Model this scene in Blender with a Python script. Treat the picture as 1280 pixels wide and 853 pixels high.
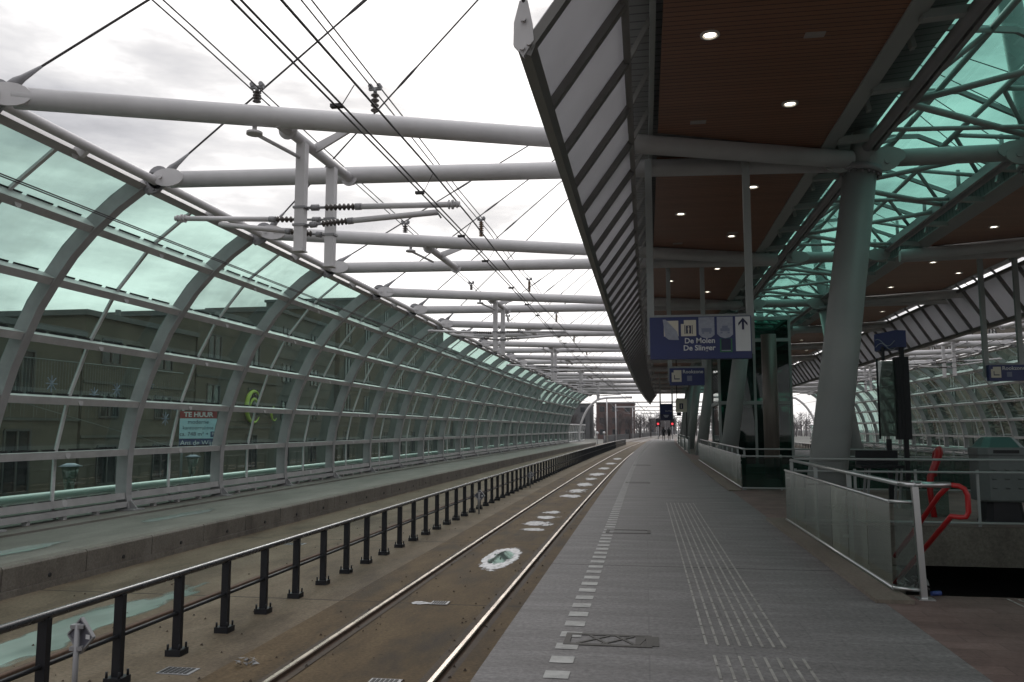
import bpy, math, random
from mathutils import Vector, Matrix
random.seed(7)
for o in list(bpy.data.objects): bpy.data.objects.remove(o)
SC = bpy.context.scene
COL = SC.collection
R = math.radians
# ------------------------------------------------------------------ camera
cam_d = bpy.data.cameras.new("camera"); cam = bpy.data.objects.new("camera", cam_d); COL.objects.link(cam)
cam.location = (0, 0, 1.56)
YAW, PITCH = R(9.133), R(6.051)
cam.rotation_euler = (R(90) + PITCH, 0, YAW)
cam_d.sensor_width = 36.0; cam_d.lens = 36.0 * 1033 / 1280
cam_d.clip_start = 0.05; cam_d.clip_end = 3000
SC.camera = cam
# ------------------------------------------------------------------ world, sun, exposure
SUN_EL, SUN_AZ = 28.0, -12.0          # behind the cloud, ahead of the camera, a little left
W = bpy.data.worlds.new("World"); SC.world = W; W.use_nodes = True
nt = W.node_tree; nt.nodes.clear()
def wn(t, **k):
    n = nt.nodes.new(t)
    for a, b in k.items(): setattr(n, a, b)
    return n
out = wn('ShaderNodeOutputWorld'); add = wn('ShaderNodeMixShader')
add.inputs[0].default_value = 0.9      # cloud cover
sky = wn('ShaderNodeTexSky', sky_type='NISHITA', sun_disc=False)
sky.sun_elevation = R(SUN_EL); sky.sun_rotation = R(SUN_AZ)
b1 = wn('ShaderNodeBackground'); b1.inputs[1].default_value = 0.05
nt.links.new(sky.outputs[0], b1.inputs[0])
tc = wn('ShaderNodeTexCoord')
mp = wn('ShaderNodeMapping'); mp.inputs['Scale'].default_value = (1.0, 1.0, 3.6); mp.inputs['Location'].default_value = (0.35, 0.2, 0.1)
nt.links.new(tc.outputs['Generated'], mp.inputs[0])
nz = wn('ShaderNodeTexNoise'); nz.inputs['Scale'].default_value = 3.4; nz.inputs['Detail'].default_value = 7; nz.inputs['Roughness'].default_value = 0.56
nt.links.new(mp.outputs[0], nz.inputs['Vector'])
dt = wn('ShaderNodeVectorMath', operation='DOT_PRODUCT')
nt.links.new(tc.outputs['Generated'], dt.inputs[0])
el, az = R(14), R(-6)
dt.inputs[1].default_value = (math.sin(az) * math.cos(el), math.cos(az) * math.cos(el), math.sin(el))
mr = wn('ShaderNodeMapRange'); mr.inputs['From Min'].default_value = 0.72; mr.inputs['From Max'].default_value = 1.0
mr.inputs['To Min'].default_value = 0.0; mr.inputs['To Max'].default_value = 0.26
nt.links.new(dt.outputs['Value'], mr.inputs['Value'])
ad = wn('ShaderNodeMath', operation='ADD')
nt.links.new(nz.outputs[0], ad.inputs[0]); nt.links.new(mr.outputs[0], ad.inputs[1])
rp = wn('ShaderNodeValToRGB')
e = rp.color_ramp.elements
e[0].position = 0.36; e[0].color = (0.335, 0.335, 0.355, 1)
e[1].position = 0.76; e[1].color = (1.30, 1.27, 1.25, 1)
k = e.new(0.50); k.color = (0.545, 0.54, 0.56, 1)
k = e.new(0.62); k.color = (0.79, 0.775, 0.775, 1)
nt.links.new(ad.outputs[0], rp.inputs[0])
b2 = wn('ShaderNodeBackground'); b2.inputs[1].default_value = 1.0
sp = wn('ShaderNodeSeparateXYZ'); nt.links.new(tc.outputs['Generated'], sp.inputs[0])
zr = wn('ShaderNodeMapRange', interpolation_type='SMOOTHSTEP')          # an overcast sky is brightest overhead
zr.inputs['From Min'].default_value = 0.42; zr.inputs['From Max'].default_value = 1.0; zr.inputs['To Min'].default_value = 1.12; zr.inputs['To Max'].default_value = 3.0
nt.links.new(sp.outputs['Z'], zr.inputs['Value'])
zs = wn('ShaderNodeVectorMath', operation='SCALE'); nt.links.new(rp.outputs[0], zs.inputs[0]); nt.links.new(zr.outputs[0], zs.inputs['Scale'])
nt.links.new(zs.outputs[0], b2.inputs[0])
nt.links.new(b1.outputs[0], add.inputs[1]); nt.links.new(b2.outputs[0], add.inputs[2])
nt.links.new(add.outputs[0], out.inputs[0])
sd = bpy.data.lights.new("sun", 'SUN'); sun = bpy.data.objects.new("sun", sd); COL.objects.link(sun)
sd.energy = 0.6; sd.angle = R(20); sd.color = (1, 0.96, 0.92)
sun.rotation_euler = (R(90 - SUN_EL), 0, R(180 - SUN_AZ))
SC.view_settings.view_transform = 'Standard'; SC.view_settings.look = 'None'
SC.view_settings.exposure = 0.1; SC.view_settings.gamma = 1.0
SC.cycles.transparent_max_bounces = 24; SC.cycles.max_bounces = 8
SC.cycles.use_denoising = True

# ------------------------------------------------------------------ materials
def mat(name, col, rough=0.6, metal=0.0, var=0.0, vscale=3.0, bump=0.0, bscale=40.0, spec=0.5, var2=None, emit=None, stretch=None):
    """procedural paint or stone: base colour broken up by two noises"""
    m = bpy.data.materials.new(name); m.use_nodes = True
    t = m.node_tree; p = t.nodes['Principled BSDF']
    p.inputs['Roughness'].default_value = rough; p.inputs['Metallic'].default_value = metal
    p.inputs['Specular IOR Level'].default_value = spec
    c = tuple(col) + (1,)
    p.inputs['Base Color'].default_value = c
    if emit:
        p.inputs['Emission Color'].default_value = tuple(emit[0]) + (1,); p.inputs['Emission Strength'].default_value = emit[1]
    g = t.nodes.new('ShaderNodeNewGeometry')
    src = g.outputs['Position']
    if stretch:
        mpn = t.nodes.new('ShaderNodeMapping'); mpn.inputs['Scale'].default_value = stretch
        t.links.new(src, mpn.inputs[0]); src = mpn.outputs[0]
    if var:
        n = t.nodes.new('ShaderNodeTexNoise'); n.inputs['Scale'].default_value = vscale; n.inputs['Detail'].default_value = 8; n.inputs['Roughness'].default_value = 0.65
        t.links.new(src, n.inputs['Vector'])
        r = t.nodes.new('ShaderNodeValToRGB')
        r.color_ramp.elements[0].position = 0.3; r.color_ramp.elements[1].position = 0.72
        lo = var2 if var2 else tuple(x * (1 - var) for x in col)
        r.color_ramp.elements[0].color = tuple(lo) + (1,)
        r.color_ramp.elements[1].color = tuple(min(1, x * (1 + var * 0.6)) for x in col) + (1,)
        t.links.new(n.outputs[0], r.inputs[0]); t.links.new(r.outputs[0], p.inputs['Base Color'])
        rr = t.nodes.new('ShaderNodeMapRange'); rr.inputs['To Min'].default_value = max(0.02, rough - 0.12); rr.inputs['To Max'].default_value = min(1, rough + 0.12)
        t.links.new(n.outputs[0], rr.inputs['Value']); t.links.new(rr.outputs[0], p.inputs['Roughness'])
    if bump:
        n2 = t.nodes.new('ShaderNodeTexNoise'); n2.inputs['Scale'].default_value = bscale; n2.inputs['Detail'].default_value = 5
        t.links.new(g.outputs['Position'], n2.inputs['Vector'])
        b = t.nodes.new('ShaderNodeBump'); b.inputs['Strength'].default_value = bump; b.inputs['Distance'].default_value = 0.02
        t.links.new(n2.outputs[0], b.inputs['Height']); t.links.new(b.outputs[0], p.inputs['Normal'])
    return m

def fres(t, f0, scale=1.0):
    g = t.nodes.new('ShaderNodeNewGeometry')
    d = t.nodes.new('ShaderNodeVectorMath'); d.operation = 'DOT_PRODUCT'
    t.links.new(g.outputs['Incoming'], d.inputs[0]); t.links.new(g.outputs['Normal'], d.inputs[1])
    a = t.nodes.new('ShaderNodeMath'); a.operation = 'ABSOLUTE'; t.links.new(d.outputs['Value'], a.inputs[0])
    s = t.nodes.new('ShaderNodeMath'); s.operation = 'SUBTRACT'; s.inputs[0].default_value = 1; t.links.new(a.outputs[0], s.inputs[1])
    w = t.nodes.new('ShaderNodeMath'); w.operation = 'POWER'; t.links.new(s.outputs[0], w.inputs[0]); w.inputs[1].default_value = 5
    m = t.nodes.new('ShaderNodeMath'); m.operation = 'MULTIPLY_ADD'; t.links.new(w.outputs[0], m.inputs[0]); m.inputs[1].default_value = (1 - f0) * scale; m.inputs[2].default_value = f0
    return m.outputs[0]

def glass(name, tint, f0=0.08, dirt=0.04, dirtcol=(0.35, 0.42, 0.38), fs=0.8, rough=0.02):
    m = bpy.data.materials.new(name); m.use_nodes = True
    t = m.node_tree; t.nodes.clear()
    o = t.nodes.new('ShaderNodeOutputMaterial')
    tr = t.nodes.new('ShaderNodeBsdfTransparent'); tr.inputs[0].default_value = tuple(tint) + (1,)
    gl = t.nodes.new('ShaderNodeBsdfGlossy'); gl.inputs['Roughness'].default_value = rough; gl.inputs[0].default_value = (0.9, 0.95, 0.93, 1)
    df = t.nodes.new('ShaderNodeBsdfDiffuse'); df.inputs[0].default_value = tuple(dirtcol) + (1,)
    x1 = t.nodes.new('ShaderNodeMixShader'); x2 = t.nodes.new('ShaderNodeMixShader')
    g = t.nodes.new('ShaderNodeNewGeometry')
    mpn = t.nodes.new('ShaderNodeMapping'); mpn.inputs['Scale'].default_value = (1, 1, 0.35)
    n = t.nodes.new('ShaderNodeTexNoise'); n.inputs['Scale'].default_value = 2.2; n.inputs['Detail'].default_value = 6
    t.links.new(g.outputs['Position'], mpn.inputs[0]); t.links.new(mpn.outputs[0], n.inputs['Vector'])
    r = t.nodes.new('ShaderNodeMapRange'); r.inputs['From Min'].default_value = 0.35; r.inputs['From Max'].default_value = 0.75
    r.inputs['To Min'].default_value = dirt * 0.4; r.inputs['To Max'].default_value = dirt * 1.8
    t.links.new(n.outputs[0], r.inputs['Value'])
    oi = t.nodes.new('ShaderNodeObjectInfo'); om = t.nodes.new('ShaderNodeMapRange'); om.inputs['To Min'].default_value = 0.55; om.inputs['To Max'].default_value = 1.6; t.links.new(oi.outputs['Random'], om.inputs['Value'])
    omul = t.nodes.new('ShaderNodeMath'); omul.operation = 'MULTIPLY'; t.links.new(om.outputs[0], omul.inputs[0]); t.links.new(r.outputs[0], omul.inputs[1])
    t.links.new(omul.outputs[0], x1.inputs[0]); t.links.new(tr.outputs[0], x1.inputs[1]); t.links.new(df.outputs[0], x1.inputs[2])
    t.links.new(fres(t, f0, fs), x2.inputs[0]); t.links.new(x1.outputs[0], x2.inputs[1]); t.links.new(gl.outputs[0], x2.inputs[2])
    t.links.new(x2.outputs[0], o.inputs[0])
    return m

def translucent(name, col, fac):
    m = bpy.data.materials.new(name); m.use_nodes = True
    t = m.node_tree; t.nodes.clear()
    o = t.nodes.new('ShaderNodeOutputMaterial'); a = t.nodes.new('ShaderNodeBsdfDiffuse'); b = t.nodes.new('ShaderNodeBsdfTranslucent'); x = t.nodes.new('ShaderNodeMixShader')
    g = t.nodes.new('ShaderNodeNewGeometry'); n = t.nodes.new('ShaderNodeTexNoise'); n.inputs['Scale'].default_value = 1.3; n.inputs['Detail'].default_value = 5
    t.links.new(g.outputs['Position'], n.inputs['Vector'])
    r = t.nodes.new('ShaderNodeValToRGB'); r.color_ramp.elements[0].color = tuple(c * 0.82 for c in col) + (1,); r.color_ramp.elements[1].color = tuple(col) + (1,)
    t.links.new(n.outputs[0], r.inputs[0]); t.links.new(r.outputs[0], a.inputs[0]); t.links.new(r.outputs[0], b.inputs[0])
    x.inputs[0].default_value = fac
    t.links.new(a.outputs[0], x.inputs[1]); t.links.new(b.outputs[0], x.inputs[2]); t.links.new(x.outputs[0], o.inputs[0])
    return m

def slats(name, c1, c2, axis='Y', freq=9.0, rough=0.5, var=0.25):
    """narrow boards with dark joints along one axis"""
    m = mat(name, c1, rough=rough)
    t = m.node_tree; p = t.nodes['Principled BSDF']
    g = t.nodes.new('ShaderNodeNewGeometry'); s = t.nodes.new('ShaderNodeSeparateXYZ'); t.links.new(g.outputs['Position'], s.inputs[0])
    mu = t.nodes.new('ShaderNodeMath'); mu.operation = 'MULTIPLY'; mu.inputs[1].default_value = freq; t.links.new(s.outputs[axis], mu.inputs[0])
    fr = t.nodes.new('ShaderNodeMath'); fr.operation = 'FRACT'; t.links.new(mu.outputs[0], fr.inputs[0])
    gt = t.nodes.new('ShaderNodeMath'); gt.operation = 'GREATER_THAN'; gt.inputs[1].default_value = 0.86; t.links.new(fr.outputs[0], gt.inputs[0])
    fl = t.nodes.new('ShaderNodeMath'); fl.operation = 'FLOOR'; t.links.new(mu.outputs[0], fl.inputs[0])
    wn_ = t.nodes.new('ShaderNodeTexWhiteNoise'); wn_.noise_dimensions = '1D'; t.links.new(fl.outputs[0], wn_.inputs['W'])
    n = t.nodes.new('ShaderNodeTexNoise'); n.inputs['Scale'].default_value = 4; n.inputs['Detail'].default_value = 6
    mpn = t.nodes.new('ShaderNodeMapping'); mpn.inputs['Scale'].default_value = (0.5, 8, 1) if axis == 'Y' else (8, 0.5, 1)
    t.links.new(g.outputs['Position'], mpn.inputs[0]); t.links.new(mpn.outputs[0], n.inputs['Vector'])
    av = t.nodes.new('ShaderNodeMath'); av.operation = 'ADD'; t.links.new(wn_.outputs['Value'], av.inputs[0]); t.links.new(n.outputs[0], av.inputs[1])
    ra = t.nodes.new('ShaderNodeMapRange'); ra.inputs['From Max'].default_value = 2; t.links.new(av.outputs[0], ra.inputs['Value'])
    cr = t.nodes.new('ShaderNodeValToRGB'); cr.color_ramp.elements[0].color = tuple(x * (1 - var) for x in c1) + (1,); cr.color_ramp.elements[1].color = tuple(x * (1 + var) for x in c1) + (1,)
    t.links.new(ra.outputs[0], cr.inputs[0])
    mx = t.nodes.new('ShaderNodeMix'); mx.data_type = 'RGBA'
    t.links.new(gt.outputs[0], mx.inputs['Factor']); t.links.new(cr.outputs[0], mx.inputs[6]); mx.inputs[7].default_value = tuple(c2) + (1,)
    t.links.new(mx.outputs[2], p.inputs['Base Color'])
    b = t.nodes.new('ShaderNodeBump'); b.inputs['Strength'].default_value = 0.5; b.inputs['Distance'].default_value = 0.01; b.invert = True
    t.links.new(gt.outputs[0], b.inputs['Height']); t.links.new(b.outputs[0], p.inputs['Normal'])
    return m

def ground_mat(name, a, b, c, scale=0.6, rough=0.75, joint=None, blotch=0.5, bump=0.15, brick=None, spec=0.4, stretch=(1, 0.35, 1), speck=1.0):
    """weathered ground: broad stains, fine grit, optional joints"""
    m = mat(name, b, rough=rough, spec=spec); t = m.node_tree; p = t.nodes['Principled BSDF']
    g = t.nodes.new('ShaderNodeNewGeometry')
    mpn = t.nodes.new('ShaderNodeMapping'); mpn.inputs['Scale'].default_value = stretch; t.links.new(g.outputs['Position'], mpn.inputs[0])
    n1 = t.nodes.new('ShaderNodeTexNoise'); n1.inputs['Scale'].default_value = scale; n1.inputs['Detail'].default_value = 9; n1.inputs['Roughness'].default_value = 0.62
    t.links.new(mpn.outputs[0], n1.inputs['Vector'])
    cr = t.nodes.new('ShaderNodeValToRGB'); cr.color_ramp.elements[0].position = 0.28; cr.color_ramp.elements[0].color = tuple(a) + (1,)
    cr.color_ramp.elements[1].position = 0.74; cr.color_ramp.elements[1].color = tuple(c) + (1,)
    q = cr.color_ramp.elements.new(0.5); q.color = tuple(b) + (1,)
    t.links.new(n1.outputs[0], cr.inputs[0])
    n2 = t.nodes.new('ShaderNodeTexNoise'); n2.inputs['Scale'].default_value = 26; n2.inputs['Detail'].default_value = 6; n2.inputs['Roughness'].default_value = 0.7
    t.links.new(g.outputs['Position'], n2.inputs['Vector'])
    r2 = t.nodes.new('ShaderNodeMapRange'); r2.inputs['From Min'].default_value = 0.3; r2.inputs['From Max'].default_value = 0.7; r2.inputs['To Min'].default_value = 1 - blotch * 0.5; r2.inputs['To Max'].default_value = 1 + blotch * 0.35
    t.links.new(n2.outputs[0], r2.inputs['Value'])
    mx = t.nodes.new('ShaderNodeVectorMath'); mx.operation = 'SCALE'; t.links.new(cr.outputs[0], mx.inputs[0]); t.links.new(r2.outputs[0], mx.inputs['Scale'])
    col = mx.outputs[0]
    if brick:
        bw, bh, bc = brick
        br = t.nodes.new('ShaderNodeTexBrick'); br.inputs['Scale'].default_value = 1; br.inputs['Brick Width'].default_value = bw; br.inputs['Row Height'].default_value = bh
        br.inputs['Mortar Size'].default_value = 0.006; lo_, hi_ = (0.88, 1.1) if bw < 1 else (0.965, 1.03); br.inputs['Color1'].default_value = (lo_, lo_, lo_, 1); br.inputs['Color2'].default_value = (hi_, hi_, hi_, 1); br.inputs['Mortar'].default_value = (bc, bc, bc, 1)
        t.links.new(g.outputs['Position'], br.inputs['Vector'])
        m2 = t.nodes.new('ShaderNodeVectorMath'); m2.operation = 'MULTIPLY'; t.links.new(col, m2.inputs[0]); t.links.new(br.outputs[0], m2.inputs[1]); col = m2.outputs[0]
    if joint:
        per, off, wd = joint
        s = t.nodes.new('ShaderNodeSeparateXYZ'); t.links.new(g.outputs['Position'], s.inputs[0])
        a1 = t.nodes.new('ShaderNodeMath'); a1.operation = 'ADD'; a1.inputs[1].default_value = 1000 * per - off; t.links.new(s.outputs['Y'], a1.inputs[0])
        md = t.nodes.new('ShaderNodeMath'); md.operation = 'MODULO'; md.inputs[1].default_value = per; t.links.new(a1.outputs[0], md.inputs[0])
        lt = t.nodes.new('ShaderNodeMath'); lt.operation = 'LESS_THAN'; lt.inputs[1].default_value = wd; t.links.new(md.outputs[0], lt.inputs[0])
        mm = t.nodes.new('ShaderNodeMix'); mm.data_type = 'RGBA'; t.links.new(lt.outputs[0], mm.inputs['Factor']); t.links.new(col, mm.inputs[6]); mm.inputs[7].default_value = (0.02, 0.018, 0.016, 1)
        col = mm.outputs[2]
    vo = t.nodes.new('ShaderNodeTexVoronoi'); vo.inputs['Scale'].default_value = 3.1; t.links.new(g.outputs['Position'], vo.inputs['Vector'])
    vs = t.nodes.new('ShaderNodeMapRange'); vs.inputs['From Min'].default_value = 0.05; vs.inputs['From Max'].default_value = 0.085; vs.inputs['To Min'].default_value = speck; vs.inputs['To Max'].default_value = 1; t.links.new(vo.outputs['Distance'], vs.inputs['Value'])
    vm = t.nodes.new('ShaderNodeVectorMath'); vm.operation = 'SCALE'; t.links.new(col, vm.inputs[0]); t.links.new(vs.outputs[0], vm.inputs['Scale']); col = vm.outputs[0]
    t.links.new(col, p.inputs['Base Color'])
    rr = t.nodes.new('ShaderNodeMapRange'); rr.inputs['To Min'].default_value = rough - 0.2; rr.inputs['To Max'].default_value = min(1, rough + 0.15)
    t.links.new(n1.outputs[0], rr.inputs['Value']); t.links.new(rr.outputs[0], p.inputs['Roughness'])
    b_ = t.nodes.new('ShaderNodeBump'); b_.inputs['Strength'].default_value = bump; b_.inputs['Distance'].default_value = 0.01
    t.links.new(n2.outputs[0], b_.inputs['Height']); t.links.new(b_.outputs[0], p.inputs['Normal'])
    return m

M = {}
M['steel'] = mat('grey_steel_paint', (0.54, 0.53, 0.535), 0.45, var=0.12, vscale=1.4)
M['steel_dark'] = mat('weathered_steel_paint', (0.25, 0.25, 0.26), 0.5, var=0.18, vscale=2.0)
M['rib'] = mat('rib_paint', (0.33, 0.325, 0.33), 0.5, var=0.22, vscale=1.6)
M['purlin'] = mat('purlin_paint', (0.42, 0.41, 0.41), 0.5, var=0.2, vscale=2.2)
M['shaded_steel'] = mat('shaded_steel_paint', (0.30, 0.318, 0.312), 0.45, var=0.1, vscale=1.2)  # same grey paint, with canopy shade and green glass tint put into the colour
M['black'] = mat('black_paint', (0.014, 0.0145, 0.018), 0.5, var=0.3, vscale=8, spec=0.3)
M['handrail'] = mat('worn_handrail', (0.03, 0.031, 0.035), 0.27, var=0.2, vscale=3, spec=0.7)
M['rubber'] = mat('black_rubber', (0.012, 0.012, 0.013), 0.7)
M['wire'] = mat('wire', (0.03, 0.028, 0.03), 0.6)
M['cable'] = mat('stay_cable', (0.07, 0.065, 0.068), 0.5)
M['insul'] = mat('insulator', (0.06, 0.05, 0.045), 0.35)
M['insul_brown'] = mat('brown_insulator', (0.12, 0.07, 0.035), 0.35)
M['stainless'] = mat('stainless', (0.55, 0.56, 0.56), 0.28, metal=0.9)
M['railhead'] = mat('rail_steel', (0.46, 0.39, 0.33), 0.27, metal=0.95, var=0.25, vscale=2)
M['rust'] = mat('rail_rust', (0.10, 0.06, 0.04), 0.85, var=0.4, vscale=9)
M['concrete'] = ground_mat('concrete', (0.085, 0.074, 0.063), (0.155, 0.139, 0.118), (0.205, 0.188, 0.165), scale=1.7, rough=0.85, stretch=(1, 1, 0.6), blotch=0.7)
M['ledge'] = ground_mat('ledge_concrete', (0.10, 0.092, 0.078), (0.165, 0.153, 0.133), (0.23, 0.217, 0.195), scale=1.2, rough=0.8)
M['slab'] = ground_mat('track_concrete', (0.066, 0.051, 0.034), (0.132, 0.105, 0.073), (0.18, 0.152, 0.112), scale=1.7, rough=0.85, spec=0.15, joint=(6, 11.2, 0.035), speck=0.6, blotch=0.7)
M['slab_right'] = ground_mat('track_concrete_brown', (0.032, 0.022, 0.012), (0.088, 0.061, 0.033), (0.138, 0.101, 0.060), scale=2.2, rough=0.85, spec=0.15, joint=(6, 11.2, 0.03), speck=0.5, blotch=0.8)
M['platform'] = ground_mat('platform_asphalt', (0.128, 0.121, 0.120), (0.178, 0.170, 0.169), (0.24, 0.231, 0.23), scale=1.9, rough=0.82, spec=0.25, joint=(9.6, 0.15, 0.025), brick=(1.2, 0.6, 0.84), speck=0.78, blotch=0.75, stretch=(0.45, 2.2, 1))
M['pavers'] = ground_mat('red_pavers', (0.10, 0.060, 0.053), (0.165, 0.108, 0.096), (0.225, 0.16, 0.145), scale=1.6, rough=0.8, brick=(0.42, 0.21, 0.72), blotch=0.4, stretch=(1, 1, 1))
M['kerb'] = ground_mat('kerb_concrete', (0.11, 0.09, 0.072), (0.165, 0.14, 0.113), (0.215, 0.188, 0.157), scale=1.4, rough=0.85)
M['marking'] = mat('worn_white_tile', (0.34, 0.34, 0.33), 0.7, var=0.45, vscale=6)
M['tactile'] = mat('tactile_rib', (0.30, 0.29, 0.27), 0.7, var=0.45, vscale=6)
M['stain'] = mat('dark_patch', (0.082, 0.076, 0.070), 0.8, var=0.35, vscale=7)
M['earth'] = ground_mat('outer_ground', (0.06, 0.06, 0.05), (0.10, 0.10, 0.085), (0.15, 0.145, 0.13), scale=0.2, rough=0.9)
M['ballast'] = ground_mat('ballast', (0.10, 0.09, 0.08), (0.17, 0.155, 0.14), (0.26, 0.24, 0.22), scale=1.5, rough=0.95, blotch=1.0, bump=0.6)
M['wood'] = slats('wood_soffit', (0.25, 0.115, 0.065), (0.04, 0.018, 0.012), 'Y', 9.0, 0.45, 0.22)
M['corrug'] = slats('corrugated_deck', (0.16, 0.16, 0.155), (0.05, 0.05, 0.05), 'Y', 5.0, 0.5, 0.06)
M['panel'] = translucent('valance_panel', (0.77, 0.765, 0.78), 0.43)
M['valframe'] = mat('valance_steel', (0.17, 0.165, 0.155), 0.5, var=0.15)
M['glass_wall'] = glass('green_wall_glass', (0.51, 0.715, 0.645), 0.085, 0.075, (0.13, 0.18, 0.16), 0.85)
M['glass_roof'] = glass('green_roof_glass', (0.24, 0.53, 0.45), 0.05, 0.02, (0.22, 0.32, 0.28))
M['glass_bal'] = glass('balustrade_glass', (0.32, 0.38, 0.34), 0.24, 0.32, (0.24, 0.28, 0.22), 0.9, 0.015)
M['glass_clear'] = glass('clear_glass', (0.62, 0.72, 0.69), 0.07, 0.06, (0.25, 0.3, 0.28))
M['glass_dark'] = glass('dark_lift_glass', (0.05, 0.15, 0.115), 0.045, 0.08, (0.04, 0.085, 0.07), 0.6)
M['lamp_glow'] = mat('lamp_glow', (0.9, 0.88, 0.8), 0.4, emit=((1, 0.93, 0.78), 5.0))
M['lamp_trim'] = mat('lamp_trim', (0.62, 0.61, 0.58), 0.3)
M['vent'] = mat('vent_plate', (0.34, 0.31, 0.29), 0.6)
M['blue'] = mat('sign_blue', (0.014, 0.026, 0.125), 0.4, var=0.12, vscale=3)
M['white'] = mat('sign_white', (0.62, 0.63, 0.64), 0.45, var=0.06)
M['cream'] = mat('sign_cream', (0.62, 0.58, 0.48), 0.5)
M['bag'] = mat('taped_paper', (0.33, 0.35, 0.42), 0.6, var=0.2, vscale=14)
M['navy'] = mat('navy_print', (0.012, 0.016, 0.06), 0.5)
M['bluegrey'] = mat('faded_print', (0.19, 0.21, 0.29), 0.6)
M['signgreen'] = mat('sign_green', (0.015, 0.14, 0.06), 0.4)
M['red'] = mat('red_handrail', (0.36, 0.012, 0.014), 0.32)
M['bin'] = mat('bin_enamel', (0.125, 0.142, 0.14), 0.4, var=0.15, vscale=5)
M['bin_top'] = mat('bin_lid', (0.06, 0.13, 0.12), 0.35)
M['facade'] = ground_mat('beige_brick', (0.060, 0.050, 0.038), (0.095, 0.080, 0.060), (0.13, 0.11, 0.085), scale=0.5, rough=0.9, stretch=(1, 1, 1))
M['facade2'] = ground_mat('grey_render', (0.07, 0.066, 0.058), (0.10, 0.096, 0.085), (0.14, 0.133, 0.118), scale=0.5, rough=0.9, stretch=(1, 1, 1))
M['brick'] = ground_mat('dark_brick', (0.07, 0.038, 0.032), (0.10, 0.055, 0.045), (0.14, 0.08, 0.07), scale=0.3, rough=0.9, stretch=(1, 1, 1))
M['window'] = mat('window_glass', (0.012, 0.014, 0.016), 0.12, spec=0.35)
M['winframe'] = mat('window_frame', (0.055, 0.052, 0.05), 0.6)
M['roofing'] = mat('roofing', (0.10, 0.10, 0.10), 0.8, var=0.2)
M['teal'] = mat('pale_guard_pipe', (0.55, 0.58, 0.57), 0.35)
M['water'] = mat('water', (0.016, 0.018, 0.016), 0.02, spec=0.9)
M['foam'] = mat('grit_salt', (0.80, 0.79, 0.80), 0.8, var=0.35, vscale=7)
M['huur_red'] = mat('sign_red', (0.27, 0.035, 0.04), 0.5)
M['huur_blue'] = mat('sign_pale_blue', (0.42, 0.62, 0.70), 0.5)
M['lime'] = mat('lime_logo', (0.38, 0.50, 0.06), 0.5)
M['bark'] = mat('bark', (0.06, 0.048, 0.04), 0.9, var=0.3)
M['twig'] = mat('twig', (0.075, 0.058, 0.055), 0.9)
M['needle'] = mat('needle', (0.035, 0.055, 0.032), 0.8, var=0.5, vscale=4)
M['cloth'] = mat('dark_cloth', (0.016, 0.016, 0.02), 0.85)
M['skin'] = mat('skin', (0.42, 0.27, 0.2), 0.6)
M['hair'] = mat('hair', (0.03, 0.02, 0.015), 0.7)
M['signal_red'] = mat('signal_red_lamp', (0.5, 0.02, 0.02), 0.4, emit=((1, 0.06, 0.08), 1.0))
M['litter'] = mat('litter', (0.25, 0.25, 0.25), 0.7, var=0.6, vscale=20)
M['litter_blue'] = mat('blue_litter', (0.03, 0.06, 0.22), 0.5)
M['fence_green'] = mat('noise_barrier', (0.10, 0.20, 0.19), 0.7, var=0.2)

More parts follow.
